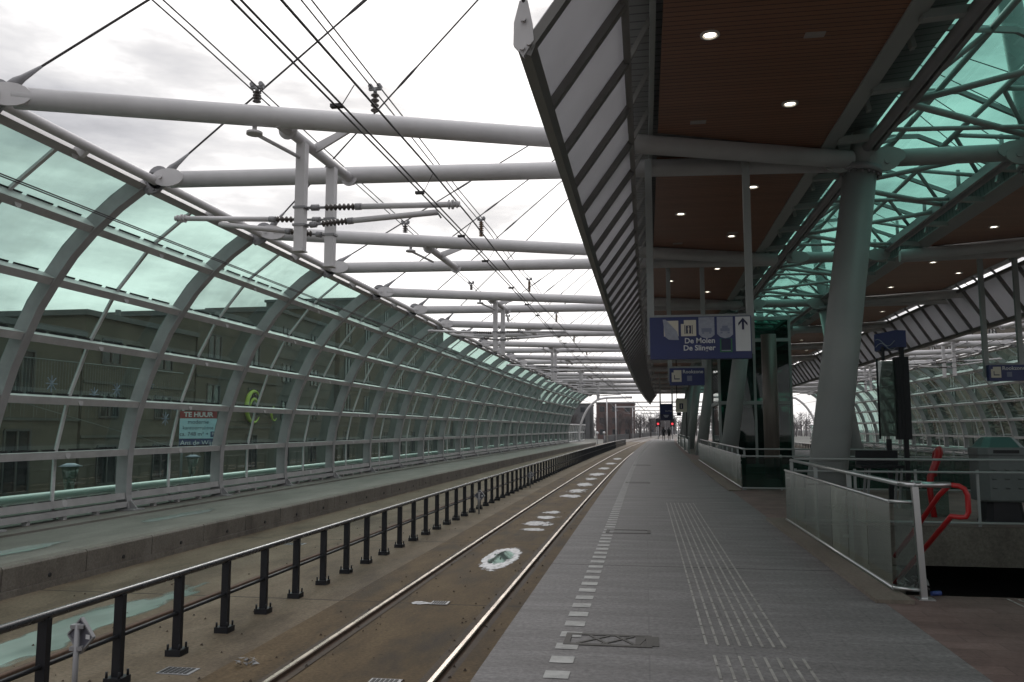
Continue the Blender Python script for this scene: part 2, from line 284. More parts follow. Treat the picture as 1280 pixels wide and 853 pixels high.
# ------------------------------------------------------------------ geometry helpers
def c(y):                       # the line bends gently to the right far ahead
    return 1.7e-4 * max(0.0, y - 15.0) ** 2
def P(x, y, z, side=0):
    X = x if side == 0 else 10.5 - x
    return Vector((X + c(y), y, z))
class MB:
    def __init__(s): s.v = []; s.f = []; s.sm = []
    def face(s, pts, smooth=False):
        i = len(s.v); s.v += [Vector(p) for p in pts]; s.f.append(list(range(i, i + len(pts)))); s.sm.append(smooth)
    def hexa(s, p):             # 8 points: bottom 4 then top 4
        i = len(s.v); s.v += [Vector(q) for q in p]
        for f in ((0, 3, 2, 1), (4, 5, 6, 7), (0, 1, 5, 4), (1, 2, 6, 5), (2, 3, 7, 6), (3, 0, 4, 7)):
            s.f.append([i + k for k in f]); s.sm.append(False)
        return s
    def box(s, x0, x1, y0, y1, z0, z1):
        return s.hexa([(x0, y0, z0), (x1, y0, z0), (x1, y1, z0), (x0, y1, z0), (x0, y0, z1), (x1, y0, z1), (x1, y1, z1), (x0, y1, z1)])
    def beam(s, a, b, w, h, up=(0, 0, 1)):     # rectangular bar from a to b, w across, h along 'up'
        a, b = Vector(a), Vector(b); d = (b - a).normalized(); u = Vector(up); sd_ = d.cross(u)
        if sd_.length < 1e-4: sd_ = d.cross(Vector((0, 1, 0)))
        sd_.normalize(); u = sd_.cross(d).normalized()
        q = []
        for p in (a, b):
            q.append([p - sd_ * w / 2 - u * h / 2, p + sd_ * w / 2 - u * h / 2, p + sd_ * w / 2 + u * h / 2, p - sd_ * w / 2 + u * h / 2])
        i = len(s.v); s.v += q[0] + q[1]
        for f in ((3, 2, 1, 0), (4, 5, 6, 7), (0, 1, 5, 4), (1, 2, 6, 5), (2, 3, 7, 6), (3, 0, 4, 7)):
            s.f.append([i + k for k in f]); s.sm.append(False)
        return s
    def tube(s, pts, r, n=12, caps=True):
        pts = [Vector(p) for p in pts]; rs = r if isinstance(r, (list, tuple)) else [r] * len(pts)
        i0 = len(s.v); prev = None
        for k, p in enumerate(pts):
            d = (pts[min(k + 1, len(pts) - 1)] - pts[max(k - 1, 0)]).normalized()
            if prev is None:
                u = d.orthogonal().normalized()
            else:
                u = (prev - d * prev.dot(d)).normalized()
            prev = u; w = d.cross(u)
            for j in range(n):
                a = 2 * math.pi * j / n
                s.v.append(p + (u * math.cos(a) + w * math.sin(a)) * rs[k])
        for k in range(len(pts) - 1):
            for j in range(n):
                a = i0 + k * n + j; b = i0 + k * n + (j + 1) % n
                s.f.append([a, b, b + n, a + n]); s.sm.append(n > 5)
        if caps:
            s.f.append([i0 + j for j in range(n)][::-1]); s.sm.append(False)
            e_ = i0 + (len(pts) - 1) * n; s.f.append([e_ + j for j in range(n)]); s.sm.append(False)
        return s
    def prism(s, poly, vec):                    # polygon extruded by vec
        poly = [Vector(p) for p in poly]; vec = Vector(vec); n = len(poly); i = len(s.v)
        s.v += poly + [p + vec for p in poly]
        s.f.append(list(range(i, i + n))[::-1]); s.sm.append(False)
        s.f.append(list(range(i + n, i + 2 * n))); s.sm.append(False)
        for j in range(n):
            k = (j + 1) % n; s.f.append([i + j, i + k, i + n + k, i + n + j]); s.sm.append(False)
        return s
    def lathe(s, ctr, prof, n=20):
        ctr = Vector(ctr); i0 = len(s.v)
        for r_, z in prof:
            for j in range(n):
                a = 2 * math.pi * j / n; s.v.append(ctr + Vector((r_ * math.cos(a), r_ * math.sin(a), z)))
        for k in range(len(prof) - 1):
            for j in range(n):
                a = i0 + k * n + j; b = i0 + k * n + (j + 1) % n; s.f.append([a, b, b + n, a + n]); s.sm.append(False)
        return s
    def disc(s, ctr, nrm, r, th, n=16):
        ctr, nrm = Vector(ctr), Vector(nrm).normalized()
        return s.tube([ctr - nrm * th / 2, ctr + nrm * th / 2], r, n)
    def strip(s, profile, ys, side=0, close=False):   # sweep an x-z profile along the line
        for a, b in zip(ys[:-1], ys[1:]):
            n = len(profile)
            for j in range(n if close else n - 1):
                p, q = profile[j], profile[(j + 1) % n]
                s.face([P(p[0], a, p[1], side), P(q[0], a, q[1], side), P(q[0], b, q[1], side), P(p[0], b, p[1], side)])
        if close:
            for y_ in (ys[0], ys[-1]): s.face([P(p[0], y_, p[1], side) for p in profile])
        return s
def build(name, mb, material, parent=None, loc=None, bevel=0.0):
    me = bpy.data.meshes.new(name)
    off = Vector(loc) if loc is not None else (parent_origin(parent) if parent else Vector((0, 0, 0)))
    me.from_pydata([tuple(v - off) for v in mb.v], [], mb.f)
    me.polygons.foreach_set('use_smooth', mb.sm); me.materials.append(material); me.update()
    o = bpy.data.objects.new(name, me); COL.objects.link(o)
    if parent: o.parent = parent
    elif loc is not None: o.location = off
    if bevel:
        bv = o.modifiers.new('bevel', 'BEVEL'); bv.width = bevel; bv.segments = 2; bv.limit_method = 'ANGLE'
    return o
def parent_origin(p):
    v = Vector(p.location)
    if p.parent: v += parent_origin(p.parent)
    return v
def tag(o, label=None, cat=None, group=None, kind=None):
    if label: o['label'] = label
    if cat: o['category'] = cat
    if group: o['group'] = group
    if kind: o['kind'] = kind
    return o
def thing(name, label, cat, loc, group=None):
    o = bpy.data.objects.new(name, None); COL.objects.link(o); o.location = loc; o.empty_display_size = 0.2
    return tag(o, label, cat, group)
def struct(name, mb, material):
    return tag(build(name, mb, material), kind='structure')
def dup(root, loc, label=None, group=None, rotz=None):
    def rec(o, par):
        n = o.copy(); COL.objects.link(n)
        if par: n.parent = par
        for ch in [x for x in o.children]: rec(ch, n)
        return n
    r = rec(root, None); r.location = loc
    if rotz is not None: r.rotation_euler[2] = rotz
    if label: r['label'] = label
    if group: r['group'] = group
    return r
def text(name, s, size, origin, right, up, material, parent, align='CENTER', th=0.004, bold=0.0):
    cu = bpy.data.curves.new(name, 'FONT'); cu.body = s; cu.size = size; cu.align_x = align; cu.align_y = 'CENTER'; cu.extrude = th; cu.offset = bold; cu.resolution_u = 3
    o = bpy.data.objects.new(name, cu); COL.objects.link(o)
    dg = bpy.context.evaluated_depsgraph_get(); me = bpy.data.meshes.new_from_object(o.evaluated_get(dg))
    bpy.data.objects.remove(o); bpy.data.curves.remove(cu)
    r_, u_ = Vector(right).normalized(), Vector(up).normalized(); n_ = r_.cross(u_)
    mt = Matrix((r_, u_, n_)).transposed().to_4x4(); mt.translation = Vector(origin) - parent_origin(parent)
    me.transform(mt); me.materials.clear(); me.materials.append(material)
    ob = bpy.data.objects.new(name, me); COL.objects.link(ob); ob.parent = parent
    return ob
def yr(a, b, step):
    n = max(1, int(math.ceil((b - a) / step))); return [a + (b - a) * i / n for i in range(n + 1)]
ORD = ['first', 'second', 'third', 'fourth', 'fifth', 'sixth', 'seventh', 'eighth', 'ninth', 'tenth', 'eleventh', 'twelfth']
SIDE = ['left', 'right']

# ------------------------------------------------------------------ ground, track beds, platform
g = MB(); g.box(-900, 900, -300, 1500, -1.6, -1.3); struct('ground', g, M['earth'])
for s in (0, 1):
    g = MB(); g.strip([(-9.2, -0.8), (-4.2, -0.8)], yr(-8, 150, 6), s)
    g.strip([(-4.2, -0.8), (-1.07, -0.8)], [-8, -7.9], s)
    struct('track_bed', g, M['slab'])
    g = MB(); g.strip([(-4.2, -0.8), (-3.56, -0.8), (-3.56, -0.84), (-3.44, -0.84), (-3.44, -0.806), (-2.06, -0.806), (-2.06, -0.84), (-1.94, -0.84), (-1.94, -0.8), (-1.0, -0.8)], yr(-8, 150, 6), s)
    struct('track_bed', g, M['slab'] if s else M['slab_right'])
g = MB(); g.strip([(-11, -0.98), (-9, -0.86), (19.5, -0.86), (21.5, -0.98)], yr(150, 420, 10)); struct('ballast', g, M['ballast'])
SX0, SX1, SY0, SY1 = 2.35, 8.15, 8.5, 14.4      # stair opening
g = MB()
g.strip([(-1.07, -0.8), (-1.07, -0.12), (-1.1, -0.1), (-1.1, -0.0), (2.1, 0.0)], yr(-8, 127, 4))
g.strip([(-1.07, -0.8), (-1.07, -0.12), (-1.1, -0.1), (-1.1, -0.0), (2.1, 0.0)], yr(-8, 127, 4), 1)
g.face([P(-1.07, 127, -1.2), P(11.57, 127, -1.2), P(11.57, 127, 0), P(-1.07, 127, 0)])
struct('platform', g, M['platform'])
g = MB()
g.strip([(2.1, 0.0), (8.4, 0.0)], yr(-8, SY0, 4))
g.strip([(2.1, 0.0), (SX0, 0.0), (SX0, -0.6)], [SY0, SY1]); g.strip([(2.1, 0.0), (SX0, 0.0), (SX0, -0.6)], [SY0, SY1], 1)
g.strip([(2.1, 0.0), (8.4, 0.0)], yr(SY1, 127, 4))
struct('pavement', g, M['pavers'])
# stairwell walls, cross beam, void
g = MB()
g.box(SX0, SX1, SY1, SY1 + 0.35, -0.62, -0.004)
g.box(SX0 - 0.3, SX0 - 0.002, SY0 - 0.5, 24, -4.2, -0.61)
g.box(SX1 + 0.002, SX1 + 0.3, SY0 - 0.5, 24, -4.2, -0.61)
g.box(SX0 - 0.3, SX1 + 0.3, 24, 24.3, -4.2, -0.61); g.box(SX0 - 0.3, SX1 + 0.3, SY0 - 0.5, 24, -4.4, -4.2)
g.box(3.2, 3.95, 14.0, 14.38, -4.2, -0.63); g.box(6.2, 6.9, 14.0, 14.38, -4.2, -0.63); g.box(3.95, 6.2, 14.1, 14.3, -4.2, -3.0)
g.box(SX0, SX1, SY0 - 0.3, SY0, -4.2, -0.004)
w_ = build('stairwell', g, M['concrete']); tag(w_, kind='structure')
st = thing('staircase', 'dark concrete stairs going down below the platform behind the glass balustrade', 'stairs', (5.2, 8.6, 0))
g = MB()
for i in range(18): g.box(SX0 + 0.35, SX1 - 0.3, SY0 + 0.02 + i * 0.3, SY0 + 0.3 + i * 0.3, -4.15, -0.17 * (i + 1))
build('steps', g, M['concrete'], st)
g = MB()
for i in range(18): g.box(SX0 + 0.36, SX1 - 0.31, SY0 + 0.022 + i * 0.3, SY0 + 0.06 + i * 0.3, -0.17 * (i + 1) + 0.001, -0.17 * (i + 1) + 0.005)
build('nosing', g, M['tactile'], st)
# kerb along balustrades
for (a, b, s) in ((8.05, 15.0, 0), (21.6, 42, 0), (8.05, 15.0, 1), (21.6, 42, 1)):
    g = MB(); g.strip([(2.02, 0.0), (2.02, 0.035), (2.345, 0.035), (2.345, 0.0)], yr(a, b, 3), s, True)
    struct('kerb', g, M['kerb'])
# platform markings
g = MB(); y = 2.2; k = 0
while y < 110:
    g.face([P(-0.665, y, 0.004), P(-0.505, y, 0.004), P(-0.505, y + 0.165, 0.004), P(-0.665, y + 0.165, 0.004)]); y += 0.35
struct('platform_marking', g, M['marking'])
g = MB()
for (y0, y1, x0, x1) in ((4.9, 6.05, 0.44, 1.03), (6.33, 18.0, 0.41, 0.96)):
    for i in range(8):
        x = x0 + (x1 - x0) * i / 7
        y = y0
        while y < y1:
            yy = min(y + 0.27, y1); g.box(x + c(y) - 0.009, x + c(y) + 0.009, y, yy, 0.0, 0.006); y += 0.3
for i in range(8):
    g.box(3.25 + i * 0.09, 3.265 + i * 0.09, 8.0, 8.42, 0.0, 0.006)
struct('tactile_paving', g, M['tactile'])
g = MB()
def frame_patch(x0, x1, y0, y1, w, z=0.007):
    g.box(x0, x1, y0, y0 + w, 0.001, z); g.box(x0, x1, y1 - w, y1, 0.001, z)
    g.box(x0, x0 + w, y0 + w, y1 - w, 0.001, z); g.box(x1 - w, x1, y0 + w, y1 - w, 0.001, z)
frame_patch(-0.62, 0.02, 6.18, 6.52, 0.045)
for i, (a, b) in enumerate(((-0.52, -0.30), (-0.34, -0.12), (-0.30, -0.44), (-0.10, -0.24), (-0.08, -0.02))): g.beam((a, 6.23, 0.003), (b, 6.47, 0.003), 0.022, 0.0072 + i * 0.0006)
g.box(-0.1, -0.03, 6.226, 6.474, 0.001, 0.0055); g.box(0.021, 0.07, 6.22, 6.49, 0.001, 0.006)
frame_patch(-0.62, 0.05, 12.7, 13.15, 0.05); frame_patch(-0.6, 0.1, 24.3, 24.8, 0.06); frame_patch(-0.55, 0.2, 36, 36.5, 0.07)
struct('platform_patch', g, M['stain'])

# ------------------------------------------------------------------ rails
rail_labels = [['shiny rail nearest the platform edge on the left', 'shiny rail beside the black railing, track next to platform', 'dull grooved rail on the far side of the black railing'],
               ['rail nearest the platform edge at the far right', 'outer rail of the far right track next to the platform', 'rail beyond the far right railing']]
for s in (0, 1):
    for i, x in enumerate((-2.0, -3.5, -6.08)):
        t = thing('rail', rail_labels[s][i], 'rail', P(x, 0, -0.8, s), 'running rails')
        ys = yr(-8, 330 if i < 2 else 230, 4)
        g = MB(); g.strip([(x - 0.030, -0.7648), (x - 0.022, -0.757), (x + 0.022, -0.757), (x + 0.030, -0.7648)], ys, s)
        build('rail_head', g, M['railhead'] if i < 2 else M['rust'], t)
        g = MB(); g.strip([(x - 0.075, -0.838), (x - 0.033, -0.80), (x - 0.033, -0.7655), (x + 0.033, -0.7655), (x + 0.033, -0.80), (x + 0.075, -0.838)], ys, s)
        build('rail_web', g, M['rust'], t)

M['rustband'] = ground_mat('rusty_rail_margin', (0.022, 0.015, 0.010), (0.050, 0.034, 0.022), (0.10, 0.075, 0.05), scale=5, rough=0.85, blotch=0.9, stretch=(1, 0.25, 1))
g = MB()
for s in (0, 1):
    for x in (-2.0, -3.5, -6.08):
        for a, b in ((x - 0.14, x - 0.062), (x + 0.062, x + 0.13)):
            g.strip([(a, -0.7985), (b, -0.7985)], yr(-8, 140, 4), s)
struct('rail_margin', g, M['rustband'])
g = MB(); rnd = random.Random(5)
for i in range(900):
    x = rnd.choice((-2.0, -3.5, -6.08, -2.0, -3.5)) + rnd.gauss(0, 0.2) if i % 3 else rnd.uniform(-8.6, -1.2)
    y = 4 + 40 * rnd.random() ** 1.6; r_ = rnd.uniform(0.006, 0.019); q = P(x, y, -0.795)
    g.face([q + Vector((-r_, -r_, 0)), q + Vector((r_, -r_ * .6, 0)), q + Vector((0, 0, r_ * 1.2))]); g.face([q + Vector((r_, -r_ * .6, 0)), q + Vector((0.2 * r_, r_, 0)), q + Vector((0, 0, r_ * 1.2))]); g.face([q + Vector((0.2 * r_, r_, 0)), q + Vector((-r_, -r_, 0)), q + Vector((0, 0, r_ * 1.2))])
tag(build('pebbles', g, M['rustband']), 'loose stones and grit scattered along the rails', 'grit', None, 'stuff')

# ------------------------------------------------------------------ low parapet wall and ledge
for s in (0, 1):
    t = thing('parapet_wall', 'stained low concrete wall of blocks below the %s glass wall' % SIDE[s], 'wall', P(-8.9, 10, -0.8, s))
    for i in range(-6, 64):
        y0 = 10.46 + 1.78 * i
        if y0 > 118: break
        g = MB(); a, b = y0 + 0.012, y0 + 1.768
        pr = [(-9.1, -0.70), (-8.85, -0.70), (-8.84, -0.39), (-8.87, -0.36), (-9.1, -0.36)]
        g.strip(pr, [a, b], s, True)
        wb = build('wall_block', g, M['concrete'], t)
        if s == 0 and i < 30:
            g = MB(); q = P(-8.846, y0 + 0.95, -0.615); g.disc(q, (1, 0, 0), 0.032, 0.03, 10); build('drain_hole', g, M['rubber'], wb)
    g = MB(); g.strip([(-9.1, -0.80), (-8.83, -0.80), (-8.83, -0.705), (-9.1, -0.705)], yr(-6, 118, 3), s, True)
    build('plinth', g, M['concrete'], t)
    g = MB(); g.strip([(-9.1, -0.375), (-11.5, -0.40), (-11.5, -0.36), (-11.75, -0.34), (-13.2, -0.34), (-13.2, -1.3)], yr(-6, 118, 3), s)
    struct('ledge', g, M['ledge'])

# ------------------------------------------------------------------ curved glass walls
PROF = [(-11.97, -0.30), (-12.04, 0.0), (-12.05, 0.5), (-12.03, 1.0), (-11.95, 1.55), (-11.80, 2.11), (-11.62, 2.7), (-11.39, 3.26), (-11.15, 3.8), (-10.86, 4.27), (-10.52, 4.76), (-10.10, 5.22), (-9.62, 5.64), (-9.12, 5.99)]
LEV = [1, 3, 5, 7, 9, 11, 13]
def offset(prof, d):
    o = []
    for i in range(len(prof)):
        a = prof[max(i - 1, 0)]; b = prof[min(i + 1, len(prof) - 1)]
        tx, tz = b[0] - a[0], b[1] - a[1]; L = math.hypot(tx, tz); o.append((prof[i][0] - tz / L * d, prof[i][1] + tx / L * d))
    return o
PG = offset(PROF, 0.34); PM = offset(PROF, 0.335)
RY = [5.6, 9.85] + [13.75 + 4.3 * k for k in range(0, 24)]
def gws(y): return 0.0
for s in (0, 1):
    t = thing('glass_wall', 'long curved green glass wall on grey steel ribs beside the %s tracks' % SIDE[s], 'glass wall', P(-12, 0, -0.38, s))
    for y in RY:
        g = MB()
        for j in range(len(PROF) - 1):     # flange then web
            p, q = PROF[j], PROF[j + 1]; pg, qg = PM[j], PM[j + 1]
            po, qo = offset(PROF, 0.03)[j], offset(PROF, 0.03)[j + 1]
            g.hexa([P(p[0], y - 0.1, p[1], s), P(po[0], y - 0.1, po[1], s), P(po[0], y + 0.1, po[1], s), P(p[0], y + 0.1, p[1], s),
                    P(q[0], y - 0.1, q[1], s), P(qo[0], y - 0.1, qo[1], s), P(qo[0], y + 0.1, qo[1], s), P(q[0], y + 0.1, q[1], s)])
            g.hexa([P(po[0], y - 0.03, po[1], s), P(pg[0], y - 0.03, pg[1], s), P(pg[0], y + 0.03, pg[1], s), P(po[0], y + 0.03, po[1], s),
                    P(qo[0], y - 0.03, qo[1], s), P(qg[0], y - 0.03, qg[1], s), P(qg[0], y + 0.03, qg[1], s), P(qo[0], y + 0.03, qo[1], s)])
        rb = build('rib', g, M['rib'], t)
        g = MB()
        a, b = P(-12.25, y, -0.345, s), P(-11.75, y, -0.345, s)
        g.box(min(a.x, b.x), max(a.x, b.x), y - 0.2, y + 0.2, -0.34, -0.305)
        a, b = P(-11.97, y, 0, s), P(-11.78, y, 0, s)
        g.prism([P(-11.985, y - 0.02, -0.1, s), P(-11.80, y - 0.02, -0.305, s), P(-11.985, y - 0.02, -0.305, s)], (0, 0.04, 0))
        build('base_plate', g, M['rib'], rb)
        g = MB()
        g.disc(P(-8.98, y, 6.1, s), (0, 1, 0), 0.2, 0.09, 20); g.disc(P(-8.86, y - 0.02, 6.2, s), (0, 1, 0), 0.22, 0.05, 20)
        for q in range(6): g.disc(P(-8.98 + 0.13 * math.cos(q), y - 0.05, 6.1 + 0.13 * math.sin(q), s), (0, 1, 0), 0.025, 0.03, 8)
        g.beam(P(-9.14, y, 5.96, s), P(-8.96, y, 6.12, s), 0.08, 0.2)
        build('node_plate', g, M['steel_dark'], rb)
    PI_ = offset(PROF, 0.03)
    for i in range(len(RY) - 1):
        y0, y1 = RY[i] + 0.032, RY[i + 1] - 0.032
        ym = (y0 + y1) / 2
        g = MB()
        gl_ = [0] + LEV
        for j, j2 in zip(gl_[:-1], gl_[1:]):
            p, q = PG[j], PG[j2]
            for ya, yb in ((RY[i], ym), (ym, RY[i + 1])):      # two sheets per field, each set slightly askew
                e1, e2 = random.uniform(0, 0.012), random.uniform(0, 0.012)
                g.face([P(p[0] - e1, ya, p[1], s), P(p[0] - e2, yb, p[1], s), P(q[0] - e1 * 0.3, yb, q[1], s), P(q[0] - e2 * 0.5, ya, q[1], s)])
        build('glazing', g, M['glass_wall'], t)
        g = MB()
        for l in LEV:
            pi, pg = PI_[l], PM[l]; tx, tz = PROF[min(l + 1, 13)][0] - PROF[l - 1][0], PROF[min(l + 1, 13)][1] - PROF[l - 1][1]
            L = math.hypot(tx, tz); tx, tz = tx / L * 0.075, tz / L * 0.075
            # shelf purlin: deep, set between the webs
            g.hexa([P(pi[0] - tx, y0, pi[1] - tz, s), P(pg[0] - tx * 0.6, y0, pg[1] - tz * 0.6, s), P(pg[0] - tx * 0.6, y1, pg[1] - tz * 0.6, s), P(pi[0] - tx, y1, pi[1] - tz, s),
                    P(pi[0] + tx, y0, pi[1] + tz, s), P(pg[0] + tx * 0.6, y0, pg[1] + tz * 0.6, s), P(pg[0] + tx * 0.6, y1, pg[1] + tz * 0.6, s), P(pi[0] + tx, y1, pi[1] + tz, s)])
        g.beam(P(-12.14, y0, -0.2, s), P(-12.14, y1, -0.2, s), 0.26, 0.12)
        for q in (0.25, 0.5, 0.75):
            yy = y0 + (y1 - y0) * q; a = P(-12.1, yy, 0, s); g.box(a.x - 0.06, a.x + 0.06, yy - 0.05, yy + 0.05, -0.34, -0.26)
        build('purlins', g, M['purlin'], t)
        g = MB()
        for l0, l1 in zip([0] + LEV[:-1], LEV):
            pts = [P(PM[j][0], ym, PM[j][1], s) for j in (l0, l1)]
            for a, b in zip(pts[:-1], pts[1:]): g.beam(a, b, 0.05, 0.07, (0, 1, 0))
            a = P(PI_[l1][0], ym, PI_[l1][1], s); g.disc(a, (1 if s == 0 else -1, 0, 0.1), 0.075, 0.02, 10)
        build('mullion', g, M['steel'], t)
        g = MB()
        for l in LEV[:-1]:
            p, q = PG[l], PG[l + 1]; tx, tz = (q[0] - p[0]), (q[1] - p[1]); L = math.hypot(tx, tz); tx, tz = tx / L, tz / L
            n = 5
            for q_ in range(n):
                a = y0 + 0.06 + (y1 - y0 - 0.12) * q_ / n; b = a + (y1 - y0 - 0.12) / n * 0.86
                xx, zz = p[0] + tx * 0.05 + tz * 0.015, p[1] + tz * 0.05 - tx * 0.015
                dx, dz = (0.012, 0)
                g.face([P(xx, a, zz, s), P(xx, b, zz, s), P(xx + tx * 0.04, b, zz + tz * 0.04, s), P(xx + tx * 0.04, a, zz + tz * 0.04, s)])
        build('gasket', g, M['rubber'], t)
        g = MB(); a = P(-9.06, ym, 6.03, s); b = P(-8.93, ym, 6.14, s); g.beam(a, b, 0.09, 0.2)
        build('tube_bracket', g, M['steel'], t)
    g = MB(); g.tube([P(-8.9, y, 6.13, s) for y in RY], 0.085, 14); build('top_tube', g, M['steel'], t)
    # low glass wall beyond the canopy
    t = thing('low_glass_wall', 'low pale green glass screen carrying on beyond the end of the %s glass wall' % SIDE[s], 'glass wall', P(-12, 112, -0.38, s))
    g = MB(); g.strip([(-12.35, -0.35), (-12.38, 1.0), (-12.15, 2.1)], yr(111.7, 134, 4.3), s); build('glazing', g, M['glass_clear'], t)
    g = MB()
    for i in range(11):
        y = 113 + i * 2.1; g.beam(P(-12.2, y, -0.35, s), P(-12.2, y, 1.0, s), 0.08, 0.12); g.beam(P(-12.2, y, 1.0, s), P(-12.0, y, 2.1, s), 0.08, 0.12, (0, 1, 0))
    build('post', g, M['rib'], t)
    g = MB()
    for zz, xx in ((2.13, -12.0), (1.0, -12.2), (-0.25, -12.2)): g.tube([P(xx, y, zz, s) for y in yr(111.7, 134, 4)], 0.07, 8)
    build('rail', g, M['steel'], t)
    t = thing('steel_arch', 'bare grey steel arch standing past the end of the %s glass wall' % SIDE[s], 'arch', P(-12, 126, -0.3, s))
    g = MB(); g.tube([P(x, 126, z, s) for x, z in PROF] + [P(-7.8, 126, 6.2, s), P(-4, 126, 6.25, s)], 0.17, 10); build('tube', g, M['steel'], t)
    g = MB(); a = P(-11.97, 126, 0, s); g.box(a.x - 0.3, a.x + 0.3, 125.7, 126.3, -0.4, -0.3); build('base_plate', g, M['steel'], t)
    # pale guard pipe seen low through the glass
    t = tag(build('guard_pipe', MB().tube([P(-12.75, y, 0.12, s) for y in yr(-4, 112, 4.3)], 0.09, 10), M['teal']), 'pale pipe running low behind the %s glass wall' % SIDE[s], 'pipe')

# ------------------------------------------------------------------ black railings between the tracks
for s in (0, 1):
    t = thing('railing', 'long black post and rail fence between the two %s tracks' % SIDE[s], 'railing', P(-4.9, 8.3, -0.8, s))
    p0 = bp0 = None
    i = 0
    y = 4.3 if s == 0 else 8.3
    n_ = 98 if s == 0 else 90
    for i in range(n_):
        yy = y + i
        if p0 is None:
            g = MB(); q = P(-4.9, yy, 0, s); g.box(q.x - 0.043, q.x + 0.043, yy - 0.03, yy + 0.03, -0.735, 0.01)
            p0 = build('post', g, M['black'], t)
            g = MB(); g.box(q.x - 0.085, q.x + 0.085, yy - 0.085, yy + 0.085, -0.80, -0.735)
            for a in (-1, 1):
                for b in (-1, 1): g.tube([(q.x + a * 0.065, yy + b * 0.065, -0.735), (q.x + a * 0.065, yy + b * 0.065, -0.68)], 0.012, 6)
            bp0 = build('base_plate', g, M['black'], p0)
        else:
            n = p0.copy(); COL.objects.link(n); n.parent = t; n.location = P(-4.9, yy, 0, s) - P(-4.9, y, 0, s)
            b = bp0.copy(); COL.objects.link(b); b.parent = n
    ye = y + n_ + 20
    g = MB(); g.tube([P(-4.9, q, 0.03, s) for q in yr(y - 8 if s == 0 else y - 3, ye, 3)], 0.036, 10); build('handrail', g, M['handrail'], t)
    g = MB(); g.tube([P(-4.9, q, -0.37, s) for q in yr(y - 8 if s == 0 else y - 3, ye, 3)], 0.022, 8); build('mid_rail', g, M['black'], t)
    g = MB()
    for q in range(22):
        a = P(-4.9, y + n_ + q, 0, s); g.box(a.x - 0.025, a.x + 0.025, a.y - 0.04, a.y + 0.04, -0.8, 0)
    o = build('distant_posts', g, M['black'], t); o['kind'] = 'stuff'

# ------------------------------------------------------------------ roof tubes, canopies, masts
NY = [14.9 + 8.6 * n for n in range(0, 12)]
ROOF_Z = 6.16
def beam_y(n, x, kind):      # the two tubes of a V run from two ribs to one canopy node
    yn = 14.9 + 8.6 * n
    return yn - ((5.45 if n else 5.05) if kind == 0 else 1.15) * (3.7 - x) / 12.5
for s in (0, 1):
    for n in range(12):
        for kd in (0, 1):
            i = n * 2 + kd
            if i < 10: lab = '%s grey roof tube from the camera spanning the %s tracks' % (ORD[i], SIDE[s])
            else: lab = 'distant grey roof tube over the %s tracks beyond the tenth one' % SIDE[s]
            y0 = beam_y(n, -8.8, kd); yn = NY[n]
            a, b = P(-8.75, y0, ROOF_Z, s), P(3.6, yn - (0.15 if kd == 0 else -0.05), ROOF_Z + 0.06, s)
            t = thing('roof_tube', lab, 'roof tube', a, 'roof tubes over the %s tracks' % SIDE[s])
            d = (b - a).normalized()
            g = MB(); g.tube([a + d * 0.12, b], 0.155, 20); build('tube', g, M['steel'], t)
            g = MB(); u = Vector((d.y, -d.x, 0)) * (1 if s == 0 else -1)
            pts = []
            for q in range(16):
                an = 2 * math.pi * q / 16; pts.append(a + d * (0.14 + 0.3 * math.cos(an)) + Vector((0, 0, 0.17 * math.sin(an))) - Vector((0, 0.16, 0)))
            g.prism(pts, (0, 0.045, 0)); g.disc(a + d * 0.02 - Vector((0, 0.19, 0)), (0, 1, 0), 0.035, 0.03, 8)
            build('end_plate', g, M['steel'], t)
